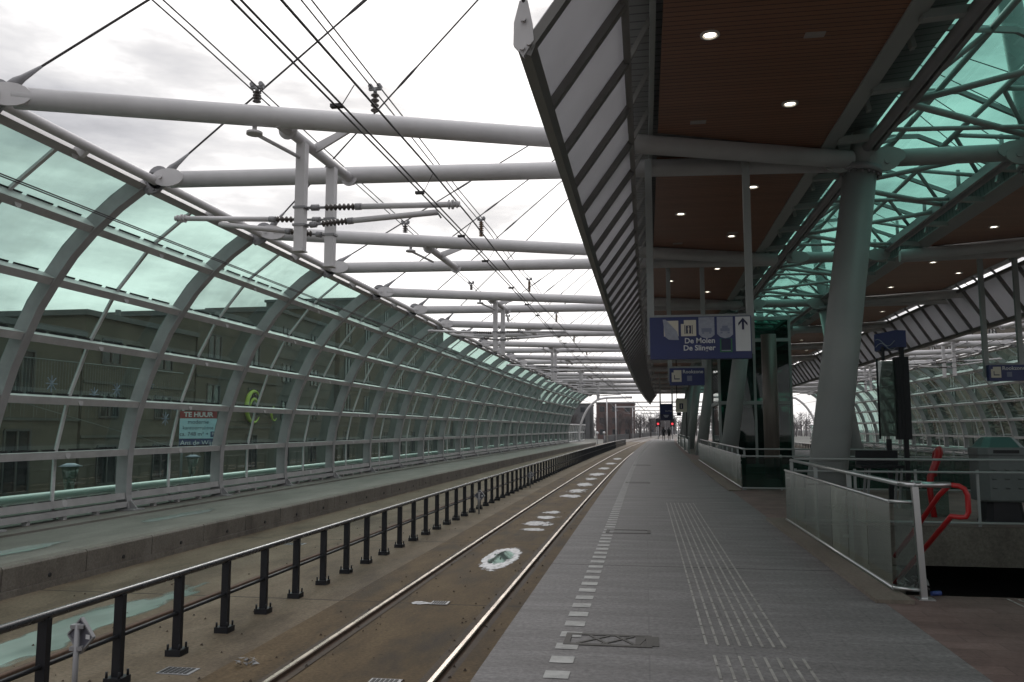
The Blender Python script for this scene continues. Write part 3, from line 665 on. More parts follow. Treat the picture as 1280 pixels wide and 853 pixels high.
for s in (0, 1):
    t = thing('canopy', 'platform canopy with brown slatted ceiling and sloping panel valance on the %s side' % SIDE[s], 'canopy', P(1.5, 15, 6.38, s))
    ye = 114.0
    for n in range(-2, 12):
        y0 = 14.9 + 8.6 * n; y1 = y0 + 8.6
        g = MB()
        pl = [P(0.28, y0 - 0.33 + 0.1, 6.37, s), P(3.05, y0 - 0.06 + 0.1, 6.37, s), P(3.05, y1 - 0.27 - 0.1, 6.37, s), P(0.28, y1 - 1.52 - 0.08, 6.37, s)]
        if n == 11: pl[2] = P(3.05, ye, 6.37, s); pl[3] = P(0.28, ye, 6.37, s)
        g.prism(pl, (0, 0, 0.04)); build('ceiling_panel', g, M['wood'], t)
    g = MB(); dx0 = -0.35 if s == 0 else -0.6; g.strip([(dx0, 6.62), (3.3, 6.66), (3.3, 6.78), (dx0, 6.72)], yr(-8, ye, 4.3), s, True)
    build('roof_deck', g, M['corrug'], t)
    g = MB()
    g.strip([(0.13, 6.40), (0.20, 6.40), (0.20, 6.60), (0.13, 6.60)], yr(-8, ye, 4.3), s, True)
    build('edge_beam', g, M['shaded_steel'], t); g = MB()
    g.strip([(3.05, 6.34), (3.36, 6.44), (3.36, 6.47), (3.05, 6.42)], yr(-8, ye, 4.3), s, True)
    build('edge_beam', g, M['shaded_steel'], t)
    # valance: slopes down and out from the deck edge
    IX, IZ, OX, OZ = (-0.14, 5.99, -0.96, 4.85) if s == 0 else (-0.14, 6.24, -0.93, 5.0)
    dvx, dvz = (OX - IX), (OZ - IZ); L = math.hypot(dvx, dvz); nx, nz_ = dvz / L, -dvx / L
    VY0 = 6.85
    nv = int((ye - VY0) / 1.433)
    for i in range(nv):
        a, b = VY0 + i * 1.433, VY0 + (i + 1) * 1.433
        ex = 0.0
        q = [P(IX + nx * 0.06 - dvx * ex, a, IZ + nz_ * 0.06 - dvz * ex, s), P(IX + nx * 0.06 - dvx * ex, b, IZ + nz_ * 0.06 - dvz * ex, s), P(OX + nx * 0.06, b, OZ + nz_ * 0.06, s), P(OX + nx * 0.06, a, OZ + nz_ * 0.06, s)]
        g = MB(); off = Vector((nx * 0.012 * (1 if s == 0 else -1), 0, nz_ * 0.012)); g.prism(q, off)
        build('valance_panel', g, M['panel'], t)
    g = MB()
    for i in range(nv + 1):
        y = VY0 + i * 1.433
        g.beam(P(IX, y, IZ, s), P(OX, y, OZ, s), 0.11, 0.085, (0.8, 0, -0.55) if s == 0 else (-0.8, 0, -0.55))
        if i % 1 == 0: g.beam(P(IX, y, IZ, s), P(0.14, y, 6.52, s), 0.05, 0.06)
    ys = yr(VY0 - 0.05, ye, 4.3)
    for a, b in zip(ys[:-1], ys[1:]):
        g.beam(P(OX, a, OZ, s), P(OX, b, OZ, s), 0.12, 0.12, (0.4, 0, 1)); g.beam(P(IX, a, IZ, s), P(IX, b, IZ, s), 0.08, 0.10)
    build('valance_frame', g, M['valframe'], t)
    if s == 0:
        g = MB(); q = P(-0.99, VY0 - 0.06, 4.86, s)
        g.prism([q + Vector((-0.09, 0, 0.02)), q + Vector((0, 0, -0.09)), q + Vector((0.09, 0, 0.05)), q + Vector((0.075, -0.0, 0.22)), q + Vector((0.035, 0, 0.42)), q + Vector((-0.035, 0, 0.42)), q + Vector((-0.085, 0, 0.22))], (0, 0.05, 0))
        for dx, dz in ((0, 0.24), (0.05, 0.02), (-0.01, -0.02)): g.disc(q + Vector((dx, -0.015, dz)), (0, 1, 0), 0.025, 0.03, 10)
        build('tip_fork', g, M['steel'], t)
        g = MB(); g.tube([q + Vector((0, 0.02, 0.4)), q + Vector((-0.1, -1.5, 3.2))], 0.02, 8); build('tip_cable', g, M['cable'], t)
    # brackets to the skylight tube and the upstand
    for i in range(58):
        y = -8 + 2.15 * i + 0.72
        if y > ye: break
        g = MB()
        g.prism([P(3.3, y, 6.47, s), P(3.3, y, 6.36, s), P(3.86, y, 6.40, s), P(3.86, y, 6.50, s)], (0, 0.14, 0))
        build('bracket', g, M['shaded_steel'], t)
        g = MB(); g.beam(P(3.5, y + 1.0, 6.45, s), P(3.44, y + 1.0, 6.72, s), 0.12, 0.06); build('stay_plate', g, M['shaded_steel'], t)

# skylight between the canopies
t = thing('glass_roof', 'green glass skylight roof on a web of grey tubes between the two canopies', 'roof', P(5.25, 15, 6.4))
ye = 114.0
RP = [(3.42, 6.86), (5.25, 7.20), (7.08, 6.86)]
g = MB(); g.strip(RP, yr(-6, ye, 4.3)); build('glazing', g, M['glass_roof'], t)
g = MB()
for i in range(55):
    y = -5.1 + 2.15 * i
    if y > ye: break
    for a, b, q in zip(RP[:-1], RP[1:], (0, 1)): g.beam(P(a[0], y - 1.1 + 1.1 * q, a[1] - 0.06), P(b[0], y + 1.1 * q, b[1] - 0.06), 0.055, 0.08)
build('rafter', g, M['shaded_steel'], t)
g = MB()
for s in (0, 1):
    g.tube([P(3.88, y, 6.42, s) for y in yr(-6, ye, 4.3)], 0.085, 14)
    ys = yr(-6, ye, 4.3)
    for a, b in zip(ys[:-1], ys[1:]): g.beam(P(4.02, a, 6.44, s), P(4.02, b, 6.44, s), 0.07, 0.16)
build('edge_tube', g, M['steel_dark'], t)
g = MB()
for s in (0, 1): g.strip([(3.36, 6.46), (3.38, 6.74), (4.0 if s == 0 else 3.72, 6.80), (4.0 if s == 0 else 3.72, 6.77), (3.40, 6.71)], yr(-6, ye, 4.3), s)
build('upstand', g, M['corrug'], t)
g = MB()
for n in range(-2, 12):
    y = 14.9 + 8.6 * n
    if n >= 0 or True: g.tube([P(3.95, y, 6.26), P(6.55, y, 6.26)], 0.15, 16)
build('cross_tube', g, M['shaded_steel'], t)
g = MB()
for n in range(-2, 12):
    for x in (4.2, 6.3):
        y = 14.9 + 8.6 * n
        pts = [P(x + 0.32 * math.cos(q * math.pi / 8) * (1 if x < 5 else 1), y - 0.16, 6.26 + 0.165 * math.sin(q * math.pi / 8)) for q in range(16)]
        g.prism(pts, (0, 0.04, 0)); g.disc(P(x + (-0.15 if x < 5 else 0.15), y - 0.18, 6.26), (0, 1, 0), 0.04, 0.03, 8)
build('pin_plate', g, M['shaded_steel'], t)
g = MB()
for n in range(-2, 11):
    y = 14.9 + 8.6 * n; h = 2.15
    for k in range(4):
        ya, yb = y + k * h, y + (k + 1) * h
        L_, R_ = (3.95, 6.55)
        # struts that fan out from one sub-node to the opposite edge
        if k % 2 == 0:
            g.tube([P(L_, yb, 6.42), P(R_, ya + 0.25, 6.42)], 0.05, 8); g.tube([P(L_, yb, 6.42), P(R_, yb + h - 0.25, 6.42)], 0.055, 8)
        g.tube([P(L_, ya + h / 2, 6.40), P(R_, ya + h / 2 + 0.3, 6.42)], 0.04, 8) if k % 2 else None
        g.tube([P(L_, ya, 6.5), P(4.75, ya + h * 0.5, 6.98)], 0.04, 8); g.tube([P(R_, ya, 6.5), P(5.75, ya + h * 0.5, 6.98)], 0.04, 8)
        g.tube([P(L_, yb, 6.5), P(4.75, ya + h * 0.5, 6.98)], 0.04, 8); g.tube([P(R_, yb, 6.5), P(5.75, ya + h * 0.5, 6.98)], 0.04, 8)
        g.tube([P(R_, ya + h * 0.5, 6.42), P(R_, ya + h * 0.5, 6.95)], 0.04, 6)
    g.tube([P(4.75, y, 6.98), P(4.75, y + 8.6, 6.98)], 0.05, 8); g.tube([P(5.75, y, 6.98), P(5.75, y + 8.6, 6.98)], 0.05, 8)
build('bracing', g, M['shaded_steel'], t)

# A-frame masts: leaning columns that meet above the roof
APEX = 18.4
for m in range(0, 6):
    y = 14.9 + 17.2 * m; far = m > 2
    lab = ['pair of big grey leaning columns nearest the camera, behind the first glass balustrade', 'second pair of grey leaning columns, in front of the lift shaft', 'third pair of grey leaning columns from the camera, beyond the lift'][m] if not far else 'pair of far grey leaning columns beyond the third pair'
    t = thing('mast', lab, 'column', P(5.25, y, 0), 'leaning roof masts')
    for s in (0, 1):
        a, b, ap = P(2.93, y, 0 if m else -0.02, s), P(3.79, y, 6.02, s), P(5.12, y, APEX, s)
        g = MB(); g.tube([a, b], [0.325, 0.275], 32); build('column', g, M['shaded_steel'], t)
        d = (b - a).normalized()
        g = MB(); g.tube([b - d * 0.02, b + d * 0.09], 0.36, 28)
        for q in range(18):
            an = 2 * math.pi * q / 18; cc = b - d * 0.04; u = d.orthogonal().normalized(); w = d.cross(u)
            pp = cc + (u * math.cos(an) + w * math.sin(an)) * 0.31; g.tube([pp - d * 0.02, pp + d * 0.02], 0.022, 6)
        fl = build('flange', g, M['steel_dark'], t)
        g = MB(); g.tube([b + d * 0.09, b + d * 0.5, ap], [0.215, 0.21, 0.12], 20); build('upper_mast', g, M['shaded_steel'], t)
        g = MB()
        for sg in (-1, 1):
            pts = [P(3.78 + sg * 0.36 + 0.27 * math.cos(q * math.pi / 8), y - 0.19, ROOF_Z + 0.17 * math.sin(q * math.pi / 8), s) for q in range(16)]
            g.prism(pts, (0, 0.05, 0)); g.disc(P(3.78 + sg * 0.42, y - 0.2, ROOF_Z, s), (0, 1, 0), 0.05, 0.03, 10)
        build('head_plate', g, M['shaded_steel'], t)
    g = MB(); a = P(5.25, y, APEX); g.box(a.x - 0.25, a.x + 0.25, y - 0.2, y + 0.2, APEX - 0.1, APEX + 0.35); build('mast_head', g, M['shaded_steel'], t)
# stay cables from every rib node to the mast head
for s in (0, 1):
    for i, y in enumerate(RY[1:]):
        m = max(0, min(5, int((i + 1) // 4)))
        if s == 1 and y < 20: continue
        a = P(-8.68, y, 6.32, s); b = P(5.2, 14.9 + 17.2 * m, APEX + 0.1, s)
        lab = ('thin dark stay cable rising from the %s node of the left glass wall' % ORD[i]) if (s == 0 and i < 9) else 'distant thin stay cable rising from the top of the %s glass wall' % SIDE[s]
        t = thing('stay_cable', lab, 'cable', a, 'roof stay cables')
        d = (b - a).normalized()
        g = MB(); g.tube([a + d * 0.4, b], 0.018, 6); build('cable', g, M['cable'], t)
        g = MB(); g.tube([a, a + d * 0.1, a + d * 0.2, a + d * 0.5], [0.07, 0.075, 0.05, 0.02], 8); build('fork', g, M['steel_dark'], t)
        a2 = a + d * 4.4; g = MB(); g.tube([a2, a2 + d * 0.2, a2 + d * 0.5, a2 + d * 0.7], [0.02, 0.032, 0.032, 0.02], 8); build('turnbuckle', g, M['cable'], t)

# ------------------------------------------------------------------ catenary
def wire(label, pts, r=0.011, group='overhead wires'):
    g = MB(); g.tube(pts, r, 5); return tag(build('overhead_wire', g, M['wire']), label, 'wire', group)
ysw = yr(1.5, 128, 4)
for s in (0, 1):
    nm = SIDE[s]
    for dx, w in ((-0.035, 'outer'), (0.035, 'inner')):
        wire('%s strand of the twin contact wire over the track beside the %s platform edge' % (w, nm), [P(-3.05 + dx + 0.12 * math.sin(y / 9.0), y, 4.76, s) for y in ysw])
        wire('%s strand of the twin contact wire close to the %s glass wall' % (w, nm), [P(-8.02 + dx, y, 4.76, s) for y in ysw], 0.010)
        wire('%s strand of the twin feeder wire on the middle roof insulators over the %s tracks' % (w, nm), [P(-4.03 + dx * 1.8, y, 6.75 + 0.1 * math.cos((y - 11.5) / 8.6 * math.pi) ** 2, s) for y in ysw])
        wire('%s strand of the twin feeder wire nearest the %s glass wall' % (w, nm), [P(-5.62 + dx * 1.8 - 0.02 * (y - 10), y, 6.55 + 0.05 * math.cos((y - 10.8) / 8.6 * math.pi) ** 2, s) for y in yr(1.5, 60, 4)])
    mess = lambda y: 5.03 - 0.12 * math.sin((y - 11.5) / 17.2 * math.pi) ** 2
    wire('sagging messenger wire above the contact wire by the %s platform' % nm, [P(-2.8, y, mess(y), s) for y in yr(1.5, 128, 3)], 0.013)
    for i in range(22):
        y = 7.6 + i * 2.6 + (0.5 if i % 3 else 0)
        g = MB(); g.tube([P(-2.95, y, 4.77, s), P(-2.82, y, mess(y), s)], 0.005, 4, False)
        a = P(-3.0, y, 4.78, s); g.box(a.x - 0.06, a.x + 0.06, y - 0.03, y + 0.03, 4.755, 4.79)
        tag(build('dropper_wire', g, M['wire'], loc=P(-2.95, y, 4.78, s)), ('short vertical dropper wire nearest the camera above the %s contact wire' if i == 0 else 'one of the short vertical dropper wires farther along above the %s contact wire') % nm, 'wire', 'dropper wires over the %s track' % nm)
def insulator_pts(a, b, r, n):
    a, b = Vector(a), Vector(b); pts = []; rs = []
    for i in range(n):
        for f, rr in ((0.05, r * 0.45), (0.35, r), (0.55, r), (0.85, r * 0.45)):
            pts.append(a.lerp(b, (i + f) / n)); rs.append(rr)
    return pts, rs
def post_insulator(x, y, s, lab, tall, brown):
    t = thing('insulator', lab, 'insulator', P(x, y, 6.39, s), 'insulators on the roof tubes')
    g = MB(); pts, rs = insulator_pts(P(x, y, 6.39, s), P(x, y, 6.39 + tall, s), 0.065, 4 if not brown else 8); g.tube(pts, rs, 10); build('insulator_body', g, M['insul_brown' if brown else 'insul'], t)
    g = MB(); a = P(x, y, 6.39 + tall, s); g.tube([a, a + Vector((0, 0, 0.07))], 0.03, 8)
    g.beam(a + Vector((-0.1, 0, 0.06)), a + Vector((0.1, 0, 0.06)), 0.05, 0.04)
    for dx in (-0.07, 0.07): g.disc(a + Vector((dx, 0, 0.1)), (0, 1, 0), 0.035, 0.09, 10)
    build('clamp', g, M['steel_dark'], t)
for s in (0, 1):
    for n in range(0, 6):
        o_ = ORD[n]
        post_insulator(-4.03, beam_y(n, -4.03, 0), s, 'ribbed %s insulator in the middle of the %s tube pair over the %s tracks' % ('brown' if n else 'dark', o_, SIDE[s]), 0.32 if n == 0 else 0.38, n > 0)
        if n < 4:
            yb = beam_y(n, -5.65, 0)
            post_insulator(-5.62 - 0.02 * (yb - 10), yb, s, 'short insulator near the glass wall end of the %s tube pair on the %s' % (o_, SIDE[s]), 0.18, False)
def hanger(n, s, full):
    yA, yB = beam_y(n, -5.3, 0), beam_y(n, -5.25, 1)
    lab = ('twin-post catenary hanger with insulated arms under the %s tube pair on the %s' if full else 'bare grey catenary bar between the %s roof tube pair over the %s tracks') % (ORD[n], SIDE[s])
    t = thing('catenary_hanger', lab, 'catenary support', P(-5.3, yA, 6.1, s), 'catenary supports')
    g = MB(); a, b = P(-5.33, yA - 0.1, 6.1, s), P(-5.25, yB + 0.1, 6.1, s); g.tube([a, b], 0.085, 14)
    for q in (0.12, 0.94): p = a.lerp(b, q); g.tube([p - (b - a).normalized() * 0.015, p + (b - a).normalized() * 0.015], 0.15, 16)
    build('bar', g, M['steel'], t)
    g = MB(); p = a.lerp(b, 0.42); q = P(-4.35, beam_y(n, -4.35, 0) + 0.12, 6.2, s)
    g.prism([p + Vector((0, 0, -0.08)), p + Vector((0, 0, 0.08)), q + Vector((0, 0, 0.05)), q + Vector((0, 0, -0.05))], (0.0, 0.05, 0))
    q2 = P(-5.66, beam_y(n, -5.66, 0), 5.92, s); g.tube([q2 + Vector((0, 0, 0.4)), q2], 0.035, 8); g.disc(q2, (0, 0, 1), 0.12, 0.04, 12)
    g.tube([q2, P(-5.3, yA + 0.65, 5.8, s)], 0.03, 8)
    build('gusset', g, M['steel'], t)
    if not full: return
    for k, yy in enumerate((yA + 0.72, yB - 0.85)):
        x = -5.28
        g = MB(); q = P(x, yy, 0, s); g.box(q.x - 0.075, q.x + 0.075, yy - 0.075, yy + 0.075, 4.32, 6.04); g.box(q.x - 0.09, q.x + 0.09, yy - 0.09, yy + 0.09, 4.30, 4.32)
        ps = build('post', g, M['steel'], t)
        dr = 1 if k == 0 else -1
        L1, L2 = (2.55, 2.2) if k == 0 else (2.9, 2.05)
        z1, z2 = (5.0, 4.72) if k == 0 else (5.13, 4.86)
        arms = ((z1, z1 - 0.05 if k == 0 else z1 + 0.14, L1), (z2, z2 + 0.12 if k == 0 else z2 + 0.27, L2))
        for (za, zb, L) in arms:
            def at(f): return P(x + dr * (0.075 + (L - 0.075) * f), yy, za + (zb - za) * f, s)
            g = MB(); g.tube([at(0.36), at(1)], 0.045, 12)
            if za == z1: g.tube([at(0.95), at(0.96)], 0.075, 12); g.tube([at(0.93), at(0.935)], 0.075, 12); g.tube([at(0.98), at(0.985)], 0.06, 12)
            arm = build('arm', g, M['steel'], t)
            g = MB(); pts, rs = insulator_pts(at(0.13), at(0.33), 0.055, 7); g.tube(pts, rs, 10)
            build('insulator_body', g, M['insul'], arm)
            g = MB(); g.tube([at(0), at(0.13)], 0.022, 8); g.tube([at(0.04), at(0.09)], 0.05, 6)
            q = P(x, yy, za, s); g.box(q.x - 0.1, q.x + 0.1, yy - 0.09, yy + 0.09, za - 0.018, za + 0.018)
            build('clamp', g, M['steel_dark'], arm)
            g = MB(); g.tube([at(0.33), at(0.37)], 0.055, 8); build('coupling', g, M['steel_dark'], arm)
        if k == 0:
            g = MB(); g.tube([P(x + 2.2, yy, z2 + 0.12, s), P(x + 2.25, yy + 0.05, 4.76, s)], 0.015, 6); build('registration_arm', g, M['steel_dark'], t)
for s in (0, 1):
    for n in range(0, 9):
        hanger(n, s, n % 2 == 0)

# ------------------------------------------------------------------ ceiling lights and vents
lp = None; LN = 0
def clight(x, y, s, lab, grp):
    t = thing('ceiling_light', lab, 'ceiling light', P(x, y, 6.37, s), grp)
    g = MB(); n = 20; a = P(x, y, 6.37, s)
    g.lathe(a, [(0.12, 0.0), (0.118, -0.02), (0.09, -0.022), (0.078, -0.004)], n)
    build('trim_ring', g, M['lamp_trim'], t)
    g = MB(); g.tube([a + Vector((0, 0, -0.003)), a + Vector((0, 0, -0.006))], 0.072, n); build('bulb', g, M['lamp_glow'], t)
near = {(0, 0): 'lit round ceiling lamp nearest the camera in the brown ceiling', (1, 0): 'lit round ceiling lamp nearest the camera beside the skylight edge', (1, 1): 'lit round ceiling lamp just past the first cross beam, beside the skylight', (0, 1): 'lit round ceiling lamp above the hanging sign post, valance side of the ceiling'}
ceil_l = [(0.86, 9.95 + 8.6 * i, 0, i) for i in range(11)] + [(2.2, 12.35 + 4.3 * i, 1, i) for i in range(22)]
for s in (0, 1):
    for (x, y, ln, i) in ceil_l:
        if y > 108 or (s == 1 and y < 18): continue
        # skip where the V of tubes passes
        bad = False
        for n in range(-1, 12):
            if beam_y(n, x, 0) - 0.25 < y < beam_y(n, x, 1) + 0.25: bad = True
        if bad: y += 0.9
        lab = near.get((ln, i)) if s == 0 else None
        if not lab: lab = 'small lit round ceiling lamp farther along the %s canopy ceiling' % SIDE[s]
        clight(x, y, s, lab, 'lit lamps in the %s canopy ceiling' % SIDE[s])
for i, (x, y) in enumerate(((2.13, 10.15), (0.9, 12.9), (0.9, 15.35), (0.9, 21.6), (2.2, 20.6), (0.9, 30), (0.9, 39))):
    g = MB(); q = P(x, y, 0); g.box(q.x - 0.12, q.x + 0.12, y - 0.07, y + 0.07, 6.358, 6.372)
    g.box(q.x - 0.10, q.x + 0.10, y - 0.02, y + 0.02, 6.354, 6.358)
    lab = ['pale rectangular ceiling plate nearest the camera at right', 'pale rectangular ceiling plate just before the first cross beam', 'pale rectangular ceiling plate just past the first cross beam'][i] if i < 3 else 'small pale rectangular plate in the farther ceiling'
    tag(build('ceiling_plate', g, M['vent'], loc=(q.x, y, 6.37)), lab, 'ceiling plate', 'plates in the brown ceiling')

# ------------------------------------------------------------------ hanging signs
def sign_base(label, x0, x1, y, z0, z1, s=0, th=0.16, posts=True, grp='blue hanging signs'):
    t = thing('hanging_sign', label, 'sign', P((x0 + x1) / 2, y, z0, s), grp)
    a, b = P(x0, y, 0, s), P(x1, y, 0, s); X0, X1 = min(a.x, b.x), max(a.x, b.x)
    g = MB(); g.box(X0, X1, y - th / 2, y + th / 2, z0, z1); build('sign_panel', g, M['blue'], t, bevel=0.008)
    if posts:
        for X in (X0 + 0.02, X1 + 0.01):
            g = MB(); g.box(X - 0.06, X + 0.06, y + th / 2 + 0.005, y + th / 2 + 0.105, z0 + 0.1, 6.30); build('hanger_post', g, M['shaded_steel'], t)
        g = MB(); g.box(X0 + 0.08, X1 - 0.05, y + th / 2 + 0.01, y + th / 2 + 0.09, z1 - 0.02, z1 + 0.06); build('cross_bar', g, M['shaded_steel'], t)
    return t, X0, X1, y - th / 2
def card(t, name, m, x0, x1, z0, z1, yf, d=0.006, cut=None):
    g = MB()
    if cut: g.prism([Vector((px, yf, pz)) for px, pz in cut], (0, -d, 0))
    else: g.box(x0, x1, yf - d, yf - 0.0, z0, z1)
    return build(name, g, m, t)
Y1 = 14.3
k = Y1 / 14.9
t, X0, X1, yf = sign_base('large blue hanging sign reading De Molen De Slinger with an arrow', 0.10, 1.78, Y1, 2.73, 3.45)
Wd, Ht = X1 - X0, 0.72
def sx(f): return X0 + f * Wd
def sz(f): return 3.45 - f * Ht
card(t, 'arrow_panel', M['white'], sx(.845), sx(.99), sz(.83), sz(.02), yf)
g = MB(); ax, az = sx(.918), sz(.05)
yy = yf - 0.0085
g.box(ax - 0.018, ax + 0.018, yy - 0.004, yy, az - 0.2, az - 0.035)
for sg in (-1, 1): g.prism([(ax, yy, az), (ax + sg * 0.075, yy, az - 0.09), (ax + sg * 0.075, yy, az - 0.135), (ax, yy, az - 0.045)], (0, -0.0035 - 0.0006 * sg, 0))
build('arrow', g, M['navy'], t)
# first pictogram, half covered by a folded paper
card(t, 'pictogram', M['cream'], sx(.14), sx(.285), sz(.46), sz(.09), yf)
card(t, 'paper_cover', M['bag'], 0, 0, 0, 0, yf - 0.008, 0.006, [(sx(.13), sz(.06)), (sx(.16), sz(.06)), (sx(.27), sz(.35)), (sx(.288), sz(.55)), (sx(.19), sz(.54)), (sx(.155), sz(.48))])
# lift pictogram
card(t, 'pictogram', M['cream'], 0, 0, 0, 0, yf, 0.006, [(sx(.31), sz(.17)), (sx(.34), sz(.17)), (sx(.34), sz(.08)), (sx(.46), sz(.08)), (sx(.46), sz(.46)), (sx(.31), sz(.46))])
g = MB(); g.box(sx(.36), sx(.41), yf - 0.010, yf - 0.0065, sz(.40), sz(.21)); g.box(sx(.345), sx(.352), yf - 0.010, yf - 0.0065, sz(.41), sz(.20)); g.box(sx(.418), sx(.425), yf - 0.010, yf - 0.0065, sz(.41), sz(.20))
build('lift_symbol', g, M['navy'], t)
g = MB(); q = (sx(.385)); g.disc((q, yf - 0.011, sz(.24)), (0, 1, 0), 0.012, 0.003, 10); g.box(q - 0.014, q + 0.014, yf - 0.0125, yf - 0.0102, sz(.32), sz(.262)); g.box(q - 0.01, q + 0.01, yf - 0.0122, yf - 0.0101, sz(.395), sz(.32))
build('lift_figure', g, M['cream'], t)
for (a, b, kind) in ((.485, .64, 'bus'), (.665, .82, 'taxi')):
    card(t, 'paper_cover', M['bag'], 0, 0, 0, 0, yf, 0.008, [(sx(a), sz(.02)), (sx(b), sz(.02)), (sx(b), sz(.44)), (sx(b - .03), sz(.5)), (sx((a + b) / 2), sz(.525)), (sx(a + .03), sz(.49)), (sx(a), sz(.42))])
    g = MB(); m_ = (a + b) / 2
    g.box(sx(m_ - .05), sx(m_ + .05), yf - 0.011, yf - 0.0085, sz(.37), sz(.28)) if kind == 'bus' else (g.box(sx(m_ - .045), sx(m_ + .045), yf - 0.011, yf - 0.0085, sz(.36), sz(.29)), g.box(sx(m_ - .028), sx(m_ + .028), yf - 0.0108, yf - 0.0085, sz(.288), sz(.23)))
    for w in (-.035, .035): g.box(sx(m_ + w - .01), sx(m_ + w + .01), yf - 0.0105, yf - 0.0085, sz(.41), sz(.375))
    build('pictogram', g, M['bluegrey'], t)
card(t, 'green_frame', M['signgreen'], sx(.69), sx(.81), sz(.85), sz(.53), yf)
card(t, 'dark_plate', M['navy'], sx(.703), sx(.797), sz(.80), sz(.535), yf - 0.0065, 0.004)
card(t, 'pale_strip', M['bag'], sx(.705), sx(.795), sz(.82), sz(.803), yf - 0.0065, 0.004)
text('lettering', 'De Molen', 0.126, (sx(.645), yf - 0.004, sz(.575)), (1, 0, 0), (0, 0, 1), M['white'], t, 'RIGHT', bold=0.0025)
text('lettering', 'De Slinger', 0.126, (sx(.645), yf - 0.004, sz(.745)), (1, 0, 0), (0, 0, 1), M['white'], t, 'RIGHT', bold=0.0025)
def rook(label, x0, x1, y, z0, z1, s):
    t, X0, X1, yf = sign_base(label, x0, x1, y, z0, z1, s)
    w = X1 - X0; h = z1 - z0
    card(t, 'pictogram', M['cream'], 0, 0, 0, 0, yf, 0.006, [(X0 + .06 * w, z0 + .2 * h), (X0 + .34 * w, z0 + .2 * h), (X0 + .34 * w, z0 + .88 * h), (X0 + .12 * w, z0 + .88 * h), (X0 + .12 * w, z0 + .74 * h), (X0 + .06 * w, z0 + .74 * h)])
    g = MB(); g.box(X0 + .13 * w, X0 + .29 * w, yf - 0.010, yf - 0.0065, z0 + .34 * h, z0 + .40 * h); g.box(X0 + .13 * w, X0 + .15 * w, yf - 0.0102, yf - 0.0065, z0 + .40 * h, z0 + .6 * h); build('pictogram', g, M['navy'], t)
    text('lettering', 'Rookzone', 0.135, (X0 + .375 * w, yf - 0.003, z0 + .78 * h), (1, 0, 0), (0, 0, 1), M['white'], t, 'LEFT', bold=0.002)
    card(t, 'sticker', M['bluegrey'], X0 + .5 * w, X0 + .64 * w, z0 + .25 * h, z0 + .55 * h, yf)
rook('small blue hanging Rookzone sign just below the big sign', 0.67, 1.62, 23.4, 2.75, 3.23, 0)
rook('blue hanging Rookzone sign at the right edge under the far canopy', 0.74, 1.61, 23.4, 2.80, 3.22, 1)
t, X0, X1, yf = sign_base('distant blue hanging sign with dark lower half by the platform end', 0.7, 1.72, 72, 2.25, 3.62, 0)
card(t, 'dark_plate', M['navy'], X0, X1, 2.25, 2.8, yf); text('lettering', 'De Molen', 0.16, (X0 + 0.75, yf - 0.003, 3.05), (1, 0, 0), (0, 0, 1), M['white'], t)
g = MB(); g.prism([(X0 + 0.25, yf - 0.007, 2.72), (X0 + 0.75, yf - 0.007, 2.72), (X0 + 0.6, yf - 0.007, 2.5), (X0 + 0.4, yf - 0.007, 2.5)], (0, -0.004, 0)); build('pictogram', g, M['bag'], t)
# lift sign, cream, further along
t = thing('lift_sign', 'cream square sign with a dark lift symbol hanging near the platform end', 'sign', P(2.0, 56, 2.5))
a = P(2.07, 56, 0); g = MB(); g.box(a.x - 0.36, a.x + 0.36, 55.9, 56.0, 2.65, 3.5); build('sign_panel', g, M['cream'], t)
g = MB(); g.box(a.x - 0.12, a.x + 0.12, 55.888, 55.899, 2.85, 3.22); build('lift_symbol', g, M['navy'], t)
g = MB(); g.box(a.x - 0.025, a.x + 0.025, 55.88, 55.8875, 2.9, 3.15); build('lift_figure', g, M['cream'], t)
g = MB(); g.box(a.x - 0.3, a.x - 0.02, 55.92, 55.98, 2.42, 2.64); g.box(a.x + 0.30, a.x + 0.36, 55.93, 55.97, 0, 2.645); g.box(a.x - 0.3, a.x - 0.25, 55.93, 55.97, 3.5, 6.3); g.box(a.x - 0.25, a.x + 0.3, 55.93, 55.97, 3.5, 3.56); build('bracket', g, M['black'], t)

